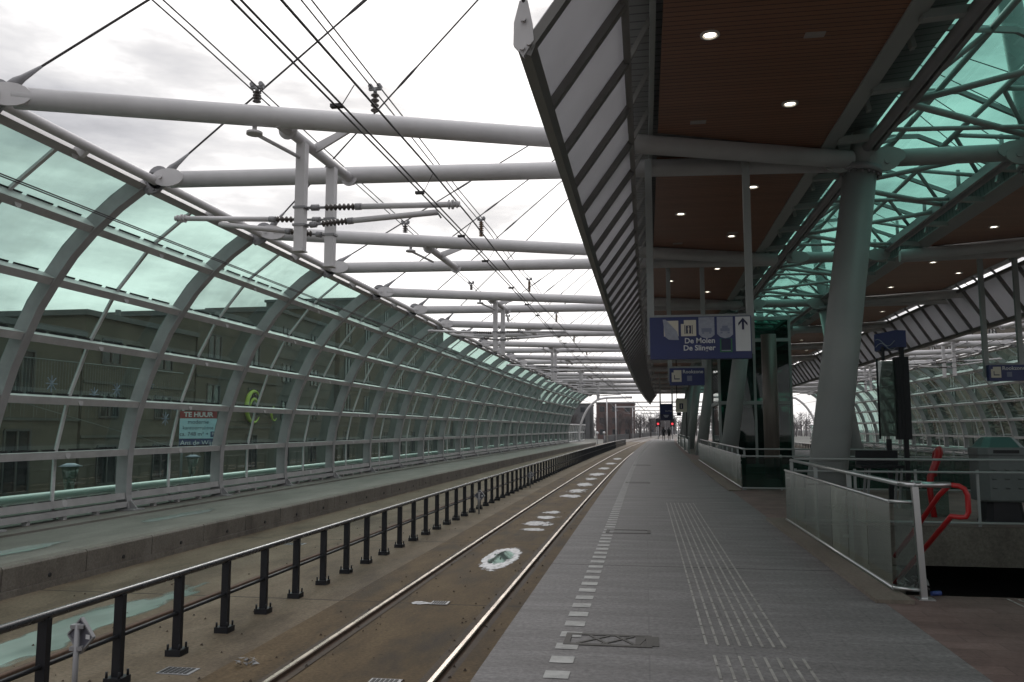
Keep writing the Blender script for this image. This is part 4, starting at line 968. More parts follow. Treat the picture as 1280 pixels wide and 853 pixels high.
# ------------------------------------------------------------------ balustrades round the stairwells
def balustrade(label, y0, y1, s, n, endwall, xb=2.27, cat='balustrade', closed=True, grp='glass balustrades'):
    t = thing('balustrade', label, cat, P(xb, y0, 0, s), grp)
    w = (y1 - y0) / n
    for i in range(n):
        a, b = y0 + i * w + 0.011, y0 + (i + 1) * w - 0.011
        g = MB(); g.prism([P(xb - 0.006, a, 0.09, s), P(xb - 0.006, b, 0.09, s), P(xb - 0.006, b, 0.86, s), P(xb - 0.006, a, 0.86, s)], (0.0, 0, 0)) if False else g.face([P(xb, a, 0.09, s), P(xb, b, 0.09, s), P(xb, b, 0.86, s), P(xb, a, 0.86, s)])
        build('glass_pane', g, M['glass_bal'], t)
    ys = yr(y0, y1, 3)
    g = MB(); g.tube([P(xb, y, 0.875, s) for y in ys], 0.017, 8); build('glass_rail', g, M['stainless'], t)
    g = MB(); g.tube([P(xb, y, 0.075, s) for y in ys], 0.017, 8); build('toe_rail', g, M['stainless'], t)
    g = MB(); g.tube([P(xb + 0.1, y, 1.04, s) for y in ys], 0.024, 10); build('handrail', g, M['stainless'], t)
    m = max(2, int((y1 - y0) / 1.5))
    for i in range(1 if y0 < 10 else 0, m + 1):
        y = y0 + 0.05 + (y1 - y0 - 0.1) * i / m
        g = MB(); a = P(xb + 0.1, y, 0, s); g.beam((a.x, y, -0.1), (a.x, y, 1.03), 0.05, 0.03); g.beam(P(xb + 0.1, y, 0.3, s), P(xb + 0.01, y, 0.3, s), 0.03, 0.03); g.beam(P(xb + 0.1, y, 0.75, s), P(xb + 0.01, y, 0.75, s), 0.03, 0.03)
        build('post', g, M['shaded_steel'], t)
    return t
t = balustrade('nearest glass balustrade beside the stairs with steel handrail and red end', 8.42, 14.4, 0, 7, True)
# short end pane and end post
g = MB(); g.face([(2.30, 8.40, 0.09), (2.47, 8.34, 0.09), (2.47, 8.34, 0.86), (2.30, 8.40, 0.86)]); build('glass_pane', g, M['glass_clear'], t)
g = MB(); g.tube([(2.27, 8.42, 0.875), (2.5, 8.33, 0.875)], 0.017, 8); build('end_rail', g, M['stainless'], t); g = MB(); g.tube([(2.27, 8.42, 0.075), (2.5, 8.33, 0.075)], 0.017, 8); build('end_rail', g, M['stainless'], t)
g = MB(); g.beam((2.50, 8.30, 0.0), (2.465, 8.30, 1.02), 0.055, 0.05, (0, 1, 0)); g.box(2.44, 2.58, 8.23, 8.37, 0.0, 0.012); build('end_post', g, M['stainless'], t)
g = MB(); g.tube([(2.37, 8.42, 1.04), (2.42, 8.33, 1.04), (2.78, 8.30, 1.04)], 0.028, 12)
for x in (2.46, 2.52): g.tube([(x, 8.308, 1.04), (x + 0.01, 8.308, 1.04)], 0.034, 12)
build('end_handrail', g, M['stainless'], t)
g = MB(); g.tube([(2.775, 8.30, 1.04), (2.84, 8.27, 1.035), (2.88, 8.25, 1.01), (2.905, 8.25, 0.95), (2.905, 8.25, 0.80), (2.885, 8.26, 0.755), (2.84, 8.28, 0.75), (2.78, 8.32, 0.755), (2.76, 8.42, 0.68), (2.68, 9.3, 0.15), (2.66, 9.8, -0.12)], 0.024, 12)
g.tube([(2.77, 8.33, 1.03), (2.74, 8.5, 0.93), (2.66, 9.1, 0.50), (2.62, 9.6, 0.2)], 0.024, 12)
build('red_handrail', g, M['red'], t)
for s, lab in ((1, 'glass balustrade on the far right side of the stairs'),):
    balustrade(lab, 8.42, 14.4, s, 7, True)
def endrail(label, y, x0, x1, zs, glassm, grp='cross rails'):
    t = thing('cross_rail', label, 'railing', P(x0, y, 0), grp)
    for z in zs:
        g = MB(); g.tube([P(x0, y, z), P(x1, y, z)], 0.019, 10); build('rail', g, M['shaded_steel'], t)
    n = 6
    for i in range(n + 1):
        x = x0 + 0.03 + (x1 - x0 - 0.06) * i / n
        g = MB(); a = P(x, y + 0.06, 0); g.box(a.x - 0.02, a.x + 0.02, a.y - 0.015, a.y + 0.015, 0, 0.9); build('post', g, M['shaded_steel'], t)
    if not glassm: return
    g = MB()
    g.face([P(x0, y + 0.03, 0.08), P(x1, y + 0.03, 0.08), P(x1, y + 0.03, 0.82), P(x0, y + 0.03, 0.82)]); build('glass_pane', g, glassm, t)
endrail('two thin steel rails across the far end of the stair opening', 14.42, 2.42, 8.1, (1.06, 0.86, 0.06), None)
balustrade('second glass balustrade running from the corner in front of the lift', 22.0, 41.0, 0, 22, True, 2.38)
endrail('steel rails and dark glass facing the camera in front of the lift', 21.95, 2.4, 8.1, (1.04, 0.86, 0.06), M['glass_dark'])
balustrade('right hand glass balustrade past the column beside the lift', 22.0, 41.0, 1, 22, True, 2.38)
for i, (a, b) in enumerate(((53, 58), (61, 68), (72, 79), (84, 92))):
    balustrade(['third glass balustrade from the camera along the platform', 'fourth glass balustrade from the camera along the platform', 'fifth glass balustrade from the camera along the platform', 'farthest glass balustrade near the end of the platform'][i], a, b, 0, 5, False, 2.35)
# second red handrail end, behind the stairs
t = thing('escalator_handrail', 'red handrail end standing behind the cross rails, left of the bin', 'handrail', (5.0, 16.2, 0))
g = MB()
g.tube([(5.06, 15.9, -0.3), (4.98, 15.9, 0.45), (5.0, 15.9, 0.7), (5.12, 15.9, 1.0), (5.16, 15.9, 1.12), (5.2, 16.0, 1.18), (5.24, 16.3, 1.12), (5.22, 16.4, 0.7)], [0.05, 0.05, 0.06, 0.065, 0.07, 0.065, 0.06, 0.05], 10); build('handrail', g, M['red'], t)
g = MB(); g.box(4.95, 5.3, 15.95, 17.5, -0.3, 0.55); build('side_panel', g, M['glass_clear'], t)

# ------------------------------------------------------------------ litter bin
bx, by = 5.92, 15.35
t = thing('litter_bin', 'dark grey litter bin with peaked lid and narrow foot behind the stair opening', 'bin', (bx, by, 0))
g = MB()
def octa(h, w, d_, ch): return [(bx - w + ch, by - d_, h), (bx + w - ch, by - d_, h), (bx + w, by - d_ + ch, h), (bx + w, by + d_ - ch, h), (bx + w - ch, by + d_, h), (bx - w + ch, by + d_, h), (bx - w, by + d_ - ch, h), (bx - w, by - d_ + ch, h)]
def loft(g, rings):
    i0 = len(g.v); n = len(rings[0])
    for r_ in rings: g.v += [Vector(p) for p in r_]
    for k in range(len(rings) - 1):
        for j in range(n):
            g.f.append([i0 + k * n + j, i0 + k * n + (j + 1) % n, i0 + (k + 1) * n + (j + 1) % n, i0 + (k + 1) * n + j]); g.sm.append(False)
    g.f.append([i0 + j for j in range(n)][::-1]); g.sm.append(False); g.f.append([i0 + (len(rings) - 1) * n + j for j in range(n)]); g.sm.append(False)
loft(g, [octa(0.34, 0.36, 0.3, 0.1), octa(0.37, 0.39, 0.33, 0.12), octa(1.10, 0.39, 0.33, 0.12), octa(1.13, 0.40, 0.34, 0.12), octa(1.24, 0.40, 0.34, 0.12), octa(1.25, 0.37, 0.32, 0.1)])
build('bin_body', g, M['bin'], t, bevel=0.01)
g = MB(); loft(g, [octa(0.0, 0.32, 0.27, 0.08), octa(0.05, 0.30, 0.26, 0.08), octa(0.34, 0.27, 0.22, 0.08)]); build('foot', g, M['black'], t)
g = MB(); loft(g, [octa(1.25, 0.34, 0.30, 0.1), octa(1.40, 0.24, 0.18, 0.08), octa(1.42, 0.2, 0.15, 0.06)]); build('lid', g, M['bin_top'], t)
g = MB(); g.box(bx - 0.2, bx + 0.2, by - 0.352, by - 0.338, 1.15, 1.205); build('slot', g, M['rubber'], t)
g = MB()
for i in range(3):
    for j in range(3):
        g = MB(); g.prism([(bx - 0.2 + i * 0.2 - 0.035, by - 0.33, 0.56 + j * 0.15), (bx - 0.2 + i * 0.2 + 0.035, by - 0.33, 0.56 + j * 0.15), (bx - 0.2 + i * 0.2 + 0.03, by - 0.345, 0.575 + j * 0.15), (bx - 0.2 + i * 0.2 - 0.03, by - 0.345, 0.575 + j * 0.15)], (0, 0, 0.02)); build('stud', g, M['bin'], t)

# ------------------------------------------------------------------ tall display case
dx_, dy_ = 5.0, 18.6
t = thing('display_case', 'tall black framed glass display case with a blue box on top', 'display case', (dx_, dy_, 0))
g = MB(); g.box(5.24, 5.50, dy_ - 0.12, dy_ + 0.12, 1.33, 3.07)
for i in range(3): g.box(5.25 + i * 0.07, 5.28 + i * 0.07, dy_ - 0.13, dy_ - 0.118, 1.36, 3.04)
build('pillar', g, M['black'], t)
g = MB(); g.prism([(4.92, dy_ + 0.1, 1.4), (5.23, dy_ - 0.02, 1.4), (5.23, dy_ - 0.02, 3.0), (4.92, dy_ + 0.1, 3.0)], (0.01, 0.06, 0)); build('glass_panel', g, glass('case_glass', (0.36, 0.40, 0.38), 0.16, 0.34, (0.22, 0.25, 0.23)), t)
g = MB(); g.tube([(4.92, dy_ + 0.1, 1.34), (4.92, dy_ + 0.1, 3.05)], 0.02, 6); g.box(5.36, 5.44, dy_ - 0.04, dy_ + 0.04, 3.07, 3.3); g.box(5.0, 5.05, dy_ - 0.04, dy_ + 0.04, 3.0, 3.3)
for x in (5.02, 5.36): g.box(x, x + 0.09, dy_ - 0.04, dy_ + 0.04, 0, 1.34)
build('frame', g, M['black'], t)
g = MB(); g.prism([(4.9, dy_ + 0.15, 3.22), (5.26, dy_ - 0.12, 3.28), (5.5, dy_ - 0.02, 3.28), (5.5, dy_ + 0.3, 3.25), (5.0, dy_ + 0.4, 3.22)], (0, 0, 0.36)); build('blue_box', g, M['blue'], t)
g = MB()
for k_ in range(2):
    pts = [Vector((4.92 + 0.32 * q / 8, dy_ + 0.135 - 0.24 * q / 8 - 0.012, 3.30 + 0.09 * k_ + 0.08 * math.sin(q * 0.7 + k_))) for q in range(9)]; g.tube(pts, 0.008, 5)
build('wave_line', g, M['bag'], t)
t = thing('bench', 'low black bench beside the display case behind the cross rails', 'bench', (4.6, 17.6, 0))
g = MB(); g.box(4.2, 5.0, 17.4, 17.85, 0.78, 0.84); g.box(4.2, 5.0, 17.8, 17.86, 0.84, 1.12); build('seat', g, M['black'], t)
for x in (4.3, 4.9):
    g = MB(); g.beam((x, 17.5, 0), (x + 0.08, 17.5, 0.78), 0.04, 0.04); build('leg', g, M['steel_dark'], t)
    g = MB(); g.beam((x, 17.8, 0), (x + 0.08, 17.8, 0.78), 0.04, 0.04); build('leg', g, M['steel_dark'], t)

# ------------------------------------------------------------------ lift shaft
t = thing('lift_shaft', 'dark green glass lift shaft with grey bands behind the leaning columns', 'lift', (4.3, 37, 0))
lx0, lx1, ly0, ly1 = 3.05, 5.9, 35.2, 39.0
g = MB()
for a, b in (((lx0, ly0), (lx1, ly0)), ((lx0, ly0), (lx0, ly1)), ((lx1, ly0), (lx1, ly1)), ((lx0, ly1), (lx1, ly1))): g.face([(a[0], a[1], 0.05), (b[0], b[1], 0.05), (b[0], b[1], 6.1), (a[0], a[1], 6.1)])
build('glazing', g, M['glass_dark'], t)
g = MB()
for z in (0.05, 2.62, 5.2, 6.1):
    for a, b in (((lx0, ly0), (lx1, ly0)), ((lx0, ly0), (lx0, ly1)), ((lx1, ly0), (lx1, ly1)), ((lx0, ly1), (lx1, ly1))): g.beam((a[0], a[1], z), (b[0], b[1], z), 0.12, 0.14)
for x in (lx0, lx1, (lx0 + lx1) / 2):
    for y in (ly0, ly1): g.beam((x, y, 0), (x, y, 6.2), 0.1, 0.1)
build('frame', g, M['shaded_steel'], t)
g = MB(); g.box(lx0 + 0.5, lx1 - 0.5, ly0 + 0.6, ly1 - 0.6, 0.1, 2.45); build('lift_car', g, M['bin'], t)
g = MB(); g.box(3.7, 3.78, ly0 + 0.3, ly0 + 0.4, 3.0, 3.35); build('lit_sign', g, mat('green_exit_lamp', (0.1, 0.6, 0.4), 0.4, emit=((0.3, 1, 0.75), 1.2)), t)
t = tag(build('brown_pillar', MB().tube([(3.92, 27.2, 0), (3.92, 27.2, 4.55)], 0.235, 20).box(3.66, 4.18, 26.94, 27.46, 0, 0.05), mat('brown_pillar_finish', (0.17, 0.145, 0.13), 0.4, metal=0.3, var=0.25, vscale=3, stretch=(3, 3, 0.2)), loc=(3.92, 27.2, 0)), 'round brown metal pillar standing in front of the lift shaft', 'pillar')

# ------------------------------------------------------------------ small track side things
def diamond(x, y, zc, lab, r=0.14):
    t = thing('track_sign', lab, 'sign', P(x, y, -0.8), 'diamond signs beside the railing')
    q = P(x, y, zc)
    g = MB(); g.tube([(q.x, y, -0.8), (q.x, y, zc + 0.1)], 0.022, 10); build('pole', g, M['steel_dark'], t)
    f = Vector((1, -0.25, 0)).normalized(); n_ = Vector((0.25, 1, 0)).normalized()
    g = MB(); cc = q + n_ * 0.04
    g.prism([cc + Vector((0, 0, r)), cc + f * r, cc + Vector((0, 0, -r)), cc - f * r], n_ * 0.012); build('plate', g, mat('sign_back', (0.10, 0.10, 0.125), 0.5, var=0.15), t)
    g = MB()
    for a, b in (((0, r), (r, 0)), ((r, 0), (0, -r)), ((0, -r), (-r, 0)), ((-r, 0), (0, r))):
        g.beam(cc + f * a[0] + Vector((0, 0, a[1])) + n_ * 0.0, cc + f * b[0] + Vector((0, 0, b[1])), 0.012, 0.03, n_)
    build('plate_edge', g, M['steel_dark'], t)
    for dz in (0.08, -0.09):
        g = MB(); g.beam(q + Vector((-0.05, 0, dz)), q + Vector((0.05, 0.02, dz)), 0.06, 0.03); build('clamp', g, M['steel_dark'], t)
    g = MB(); cc2 = cc + f * 0.055 - n_ * 0.004; g.prism([cc2 + Vector((0, 0, -0.02)), cc2 + f * 0.045 + Vector((0, 0, -0.02)), cc2 + f * 0.045 + Vector((0, 0, 0.015)), cc2 + Vector((0, 0, 0.015))], -n_ * 0.002); build('sticker', g, M['white'], t)
diamond(-4.53, 6.2, -0.10, 'diamond sign seen from behind on a grey pole, at the lower left corner')
diamond(-4.62, 22.9, -0.3, 'small grey diamond sign in the railing, the nearer of the two farther ones', 0.16)
diamond(-4.66, 33.2, -0.3, 'small grey diamond sign in the railing, the farthest one', 0.16)
def cover(x, y, w, d_, lab):
    t = thing('drain_cover', lab, 'drain cover', P(x, y, -0.8), 'drain covers in the track bed')
    q = P(x, y, 0); g = MB(); g.box(q.x - w, q.x + w, y - d_, y + d_, -0.802, -0.792); build('frame', g, M['steel_dark'], t)
    g = MB()
    for i in range(6): g.box(q.x - w + 0.02 + i * (2 * w - 0.04) / 6, q.x - w + 0.02 + (i + 0.7) * (2 * w - 0.04) / 6, y - d_ + 0.02, y + d_ - 0.02, -0.792, -0.788)
    build('grate', g, M['rubber'], t)
cover(-4.55, 7.75, 0.17, 0.11, 'dark drain grate on the track bed just below the railing')
cover(-2.45, 7.72, 0.15, 0.1, 'dark drain grate between the rails at the bottom of the view')
cover(-7.2, 16.4, 0.25, 0.12, 'dark drain cover on the far track behind the railing')
cover(-2.8, 11.25, 0.12, 0.1, 'small drain cover at the slab joint between the rails')
g = MB()
for i in range(26):
    a = Vector((random.uniform(-0.13, 0.13), random.uniform(-0.1, 0.1), random.uniform(0, 0.05))); q = [a + Vector((random.uniform(-0.05, 0.05), random.uniform(-0.05, 0.05), random.uniform(-0.01, 0.03))) for _ in range(3)]
    g.face([P(-4.02, 8.05, -0.795) + v for v in q])
tag(build('litter', g, M['litter'], loc=P(-4.02, 8.05, -0.8)), 'crumpled grey scrap lying on the track bed left of the rail', 'litter')
g = MB()
for i in range(30):
    a = Vector((random.uniform(-0.16, 0.2), random.uniform(-0.05, 0.08), random.uniform(0, 0.12))); q = [a + Vector((random.uniform(-0.06, 0.06), random.uniform(-0.04, 0.04), random.uniform(-0.03, 0.04))) for _ in range(3)]
    g.face([Vector((2.42, 8.55, 0.04)) + v for v in q])
tag(build('litter', g, M['litter'], loc=(2.42, 8.55, 0)), 'crumpled litter piled under the end of the near balustrade', 'litter')
g = MB(); g.tube([(2.62, 8.48, 0.022), (2.71, 8.5, 0.025)], 0.022, 8)
tag(build('litter', g, M['litter_blue'], loc=(2.66, 8.48, 0)), 'small blue can lying by the balustrade end post', 'litter')
# puddles and grit between the rails
def blob(x, y, rx, ry, z, seed, n=40, jag=0.25):
    rnd = random.Random(seed); ph = [rnd.uniform(0, 6.28) for _ in range(5)]
    pts = []
    for i in range(n):
        a = 2 * math.pi * i / n
        r_ = 1 + jag * (math.sin(2 * a + ph[0]) * 0.4 + math.sin(3 * a + ph[1]) * 0.3 + math.sin(7 * a + ph[2]) * 0.22 + math.sin(11 * a + ph[3]) * 0.16)
        pts.append(P(x + rx * r_ * math.cos(a), y + ry * r_ * math.sin(a), z))
    return pts
def puddle(x, y, rx, ry, z, lab, seed, jag=0.3):
    g = MB(); g.prism(blob(x, y, rx, ry, z, seed, jag=jag), (0, 0, 0.003))
    o = build('puddle', g, M['water'], loc=P(x, y, z)); tag(o, lab, 'puddle', 'puddles on the track bed', None)
def patch_mat(name, core, seed, ring=None, amp=1.6):
    # soft, ragged patch: radial falloff over the object plus noise decides where it lies
    m = bpy.data.materials.new(name); m.use_nodes = True; t_ = m.node_tree; p = t_.nodes['Principled BSDF']
    p.inputs['Roughness'].default_value = 0.75
    o_ = t_.nodes['Material Output']; tcn = t_.nodes.new('ShaderNodeTexCoord')
    mp_ = t_.nodes.new('ShaderNodeMapping'); mp_.inputs['Location'].default_value = (-1, -1, 0); mp_.inputs['Scale'].default_value = (2, 2, 0); t_.links.new(tcn.outputs['Generated'], mp_.inputs[0])
    ln = t_.nodes.new('ShaderNodeVectorMath'); ln.operation = 'LENGTH'; t_.links.new(mp_.outputs[0], ln.inputs[0])
    gm = t_.nodes.new('ShaderNodeNewGeometry'); n1 = t_.nodes.new('ShaderNodeTexNoise'); n1.inputs['Scale'].default_value = 5.5; n1.inputs['Detail'].default_value = 8; n1.inputs['Roughness'].default_value = 0.62
    m2 = t_.nodes.new('ShaderNodeMapping'); m2.inputs['Location'].default_value = (seed, 0, 0); m2.inputs['Scale'].default_value = (1, 0.45, 1); t_.links.new(gm.outputs['Position'], m2.inputs[0]); t_.links.new(m2.outputs[0], n1.inputs['Vector'])
    ma = t_.nodes.new('ShaderNodeMath'); ma.operation = 'MULTIPLY_ADD'; t_.links.new(n1.outputs[0], ma.inputs[0]); ma.inputs[1].default_value = amp; t_.links.new(ln.outputs['Value'], ma.inputs[2])
    r_ = t_.nodes.new('ShaderNodeMapRange'); r_.inputs['From Min'].default_value = 1.30; r_.inputs['From Max'].default_value = 1.46; r_.inputs['To Min'].default_value = 1; r_.inputs['To Max'].default_value = 0
    t_.links.new(ma.outputs[0], r_.inputs['Value'])
    cr = t_.nodes.new('ShaderNodeValToRGB'); n2 = t_.nodes.new('ShaderNodeTexNoise'); n2.inputs['Scale'].default_value = 14; n2.inputs['Detail'].default_value = 6; t_.links.new(m2.outputs[0], n2.inputs['Vector'])
    cr.color_ramp.elements[0].position = 0.3; cr.color_ramp.elements[0].color = tuple(c_ * 0.5 for c_ in core) + (1,); cr.color_ramp.elements[1].position = 0.55; cr.color_ramp.elements[1].color = tuple(core) + (1,)
    t_.links.new(n2.outputs[0], cr.inputs[0]); t_.links.new(cr.outputs[0], p.inputs['Base Color'])
    tr = t_.nodes.new('ShaderNodeBsdfTransparent'); mx = t_.nodes.new('ShaderNodeMixShader')
    t_.links.new(r_.outputs[0], mx.inputs[0]); t_.links.new(tr.outputs[0], mx.inputs[1]); t_.links.new(p.outputs[0], mx.inputs[2]); t_.links.new(mx.outputs[0], o_.inputs['Surface'])
    if ring: r_.inputs['From Min'].default_value = 1.06; r_.inputs['From Max'].default_value = 1.14
    if name == 'damp_stain':
        r_.inputs['From Min'].default_value = 1.0; r_.inputs['From Max'].default_value = 1.75; r_.inputs['To Min'].default_value = 0.2; n1.inputs['Scale'].default_value = 2.4
    if ring:       # wet centre
        wp = t_.nodes.new('ShaderNodeBsdfPrincipled'); wp.inputs['Base Color'].default_value = (0.03, 0.04, 0.036, 1); wp.inputs['Roughness'].default_value = 0.03; wp.inputs['Specular IOR Level'].default_value = 0.9
        r3 = t_.nodes.new('ShaderNodeMapRange'); r3.inputs['From Min'].default_value = ring; r3.inputs['From Max'].default_value = ring + 0.07; r3.inputs['To Min'].default_value = 1; r3.inputs['To Max'].default_value = 0; t_.links.new(ma.outputs[0], r3.inputs['Value'])
        m3 = t_.nodes.new('ShaderNodeMixShader'); t_.links.new(r3.outputs[0], m3.inputs[0]); t_.links.new(p.outputs[0], m3.inputs[1]); t_.links.new(wp.outputs[0], m3.inputs[2]); t_.links.new(m3.outputs[0], mx.inputs[2])
    return m
def patch(name, x, y, rx, ry, z, lab, m, grp=None, cat=None):
    g = MB(); g.face([P(x - rx, y - ry, z), P(x + rx, y - ry, z), P(x + rx, y + ry, z), P(x - rx, y + ry, z)])
    o = build(name, g, m, loc=P(x, y, z))
    return tag(o, lab, cat, grp)
M['snow'] = patch_mat('thawing_snow', (0.50, 0.495, 0.50), 3.0)
patch('snow_patch', -2.66, 15.3, 0.42, 1.75, -0.798, 'white snow patch with a dark green wet centre between the rails, the nearest one', patch_mat('snow_with_meltwater', (0.66, 0.65, 0.66), 7.3, 0.76, 0.7), 'snow patches between the rails', 'snow patch')
for i, (y, ry, rx) in enumerate(((19.6, 0.5, 0.5), (20.9, 0.75, 0.55), (22.3, 0.55, 0.5), (23.7, 0.6, 0.4), (29.5, 1.0, 0.55), (32.0, 1.3, 0.6), (35.6, 1.6, 0.6), (39.5, 1.3, 0.45), (43.5, 2.2, 0.6), (50, 2.0, 0.5), (57, 2.4, 0.5), (66, 3.0, 0.45))):
    patch('snow_patch', -2.68, y, rx, ry, -0.798, '%s white snow patch between the rails counted from the wet one' % ORD[i], M['snow'], 'snow patches between the rails', 'snow patch')
patch('snow_patch', -1.25, 9.0, 0.16, 0.7, -0.796, 'pale patch beside the platform edge, the nearer of two', M['snow'], None, 'snow patch')
patch('snow_patch', -1.22, 13.6, 0.12, 0.7, -0.796, 'pale patch beside the platform edge, the farther of two', M['snow'], None, 'snow patch')
patch('snow_patch', -3.05, 11.22, 0.3, 0.16, -0.797, 'small white patch on the slab joint beside the left rail', M['snow'], None, 'snow patch')
M['painted_reflection'] = patch_mat('puddle_painted_reflection', (0.30, 0.40, 0.35), 5.0)  # bright green reflection of the glass wall put into the puddle's base colour
M['painted_reflection'].node_tree.nodes['Principled BSDF'].inputs['Roughness'].default_value = 0.06
for n_ in M['painted_reflection'].node_tree.nodes:
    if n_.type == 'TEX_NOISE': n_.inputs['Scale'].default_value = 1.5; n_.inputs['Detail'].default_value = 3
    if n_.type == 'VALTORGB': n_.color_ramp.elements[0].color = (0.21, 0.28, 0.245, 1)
patch('puddle', -6.75, 8.7, 0.62, 4.0, -0.797, 'long puddle with painted pale green reflection behind the railing at lower left', M['painted_reflection'], 'puddles with painted reflection', 'puddle')
patch('puddle', -9.9, 12.0, 0.4, 1.6, -0.372, 'thin puddle with painted reflection on the ledge under the left glass wall, the nearer one', M['painted_reflection'], 'puddles with painted reflection', 'puddle')
patch('puddle', -10.4, 17.2, 0.34, 2.6, -0.38, 'thin puddle with painted reflection on the ledge under the left glass wall, the farther one', M['painted_reflection'], 'puddles with painted reflection', 'puddle')
M['damp'] = patch_mat('damp_stain', (0.05, 0.04, 0.03), 11.0)
g = MB()
for i, (x, y, rx, ry) in enumerate(((-2.75, 13.0, 0.4, 0.6), (-2.75, 18.0, 0.5, 0.9), (-2.3, 9.4, 0.3, 1.0), (-4.2, 12.5, 0.6, 1.6), (-7.4, 13, 0.9, 2.4), (-6.9, 20, 1.0, 3))):
    o = patch('damp_stain', x, y, rx, ry, -0.7985 + 0.0004 * (i % 3), None, M['damp']); o['kind'] = 'structure'
# ------------------------------------------------------------------ street side beyond the left glass
def building(label, x, y0, y1, h, m, s=0, floors=3, base=-1.3, depth=12, roof='flat', win=True, wx=1.4, gap=5.0, name='building', side=1):
    """side +1: facade looks towards +x"""
    t = thing(name, label, 'building', (x, (y0 + y1) / 2, base))
    xb = x - depth * side
    g = MB(); g.box(min(x, xb), max(x, xb), y0, y1, base, h); build('wall', g, m, t)
    g = MB(); g.box(min(x, xb) - 0.15, max(x, xb) + 0.15, y0 - 0.15, y1 + 0.15, h + 0.002, h + 0.25)
    if roof == 'hip':
        xm = (x + xb) / 2; ri = h + 0.9
        g.v += [Vector(p) for p in ((min(x, xb), y0, h + .25), (max(x, xb), y0, h + .25), (max(x, xb), y1, h + .25), (min(x, xb), y1, h + .25), (xm, y0 + 4, ri), (xm, y1 - 4, ri))]
        b = len(g.v) - 6
        for f in ((0, 1, 4), (1, 2, 5, 4), (2, 3, 5), (3, 0, 4, 5)): g.f.append([b + q for q in f]); g.sm.append(False)
    rf = build('roof', g, M['roofing'], t)
    g = MB(); g.tube([(x - 2 * side, y0 + (y1 - y0) * 0.55, h), (x - 2 * side, y0 + (y1 - y0) * 0.55, h + 1.0)], 0.14, 8); build('chimney', g, M['roofing'], rf)
    if win:
        fh = (h - 0.5 - base) / floors; cnt = 0
        yy = y0 + 1.2
        while yy + wx < y1 - 0.5:
            for f in range(floors):
                if cnt > 44: break
                z0 = base + f * fh + (0.9 if f else 0.3); z1 = base + (f + 1) * fh - 0.45
                g = MB(); X = x + 0.02 * side
                for a, b_ in (((yy, z0), (yy + wx, z0)), ((yy, z1), (yy + wx, z1)), ((yy, z0), (yy, z1)), ((yy + wx, z0), (yy + wx, z1)), ((yy + wx / 2, z0), (yy + wx / 2, z1))): g.beam((X, a[0], a[1]), (X, b_[0], b_[1]), 0.09, 0.09)
                w = build('window', g, M['winframe'], t)
                g = MB(); g.face([(x + 0.012 * side, yy, z0), (x + 0.012 * side, yy + wx, z0), (x + 0.012 * side, yy + wx, z1), (x + 0.012 * side, yy, z1)]); build('pane', g, M['window'], w); cnt += 1
            yy += gap
    g = MB()
    for f in range(1, floors): g.box(min(x, x + 0.06 * side), max(x, x + 0.06 * side), y0, y1, base + f * (h - .5 - base) / floors - 0.06, base + f * (h - .5 - base) / floors + 0.06)
    build('string_course', g, M['facade2'], t)
    return t
building('low beige shop building with low roof at far left behind the glass', -25, 8, 33.5, 5.7, M['facade'], floors=2, roof='hip')
building('beige office building behind the glass beside the to-let board', -25, 33.7, 43, 6.7, M['facade'], floors=3, gap=4.4)
building('beige building with lime logos one step taller than the office beside it', -25, 43.2, 53.5, 8.0, M['facade'], floors=3)
building('grey building in the middle behind the left glass wall', -25.3, 53.8, 65, 9.7, M['facade2'], floors=4)
building('taller beige block between the grey building and the tallest block', -25, 65.3, 77, 11.6, M['facade'], floors=4)
building('tallest grey apartment block behind the far part of the glass wall', -25.5, 77.4, 103, 14.2, M['facade2'], floors=5)
building('far grey building behind the end of the left glass wall', -27, 103.5, 215, 12.5, M['facade2'], floors=3, gap=9)
# to-let board
t = thing('to_let_board', 'red white and blue to-let board reading TE HUUR behind the glass', 'sign', (-17.6, 30.0, -1.3))
rgt = Vector((0.86, 0.5, 0)).normalized() if False else Vector((math.cos(R(25)), math.sin(R(25)), 0)); upv = Vector((0, 0, 1)); nrm = rgt.cross(upv)
C0 = Vector((-18.0, 31.4, 1.53)); bw, bh = 1.42, 1.48
def bp(u, v, d=0.0): return C0 + rgt * (u * bw) + upv * (v * bh) + nrm * d
def bpan(name, m, v0, v1, d=0.0, u0=-.5, u1=.5):
    g = MB(); g.prism([bp(u0, v0, d), bp(u1, v0, d), bp(u1, v1, d), bp(u0, v1, d)], nrm * 0.012); return build(name, g, m, t)
bpan('red_band', M['huur_red'], 0.30, 0.5); bpan('pale_panel', M['huur_blue'], -0.25, 0.298); bpan('navy_band', M['blue'], -0.5, -0.252)
text('lettering', 'TE HUUR', 0.27, bp(0, .40, 0.014), rgt, upv, M['white'], t, bold=0.008)
text('lettering', 'moderne', 0.22, bp(0, .20, 0.014), rgt, upv, M['navy'], t); text('lettering', 'kantoorruimte', 0.20, bp(0, .04, 0.014), rgt, upv, M['navy'], t)
text('lettering', 'ca. 748 m\u00b2 +', 0.22, bp(-.1, -.13, 0.014), rgt, upv, M['navy'], t); text('lettering', 'Ans de Wijn', 0.26, bp(0, -.37, 0.014), rgt, upv, M['white'], t)
bpan('parking_square', M['blue'], -0.21, -0.06, 0.012, 0.34, 0.47); text('lettering', 'P', 0.19, bp(.405, -.135, 0.026), rgt, upv, M['white'], t)
for u in (-.42, .42):
    g = MB(); a = bp(u, -0.5, -0.06); g.tube([(a.x, a.y, -1.3), (a.x, a.y, 2.6)], 0.05, 8); build('post', g, M['steel_dark'], t)
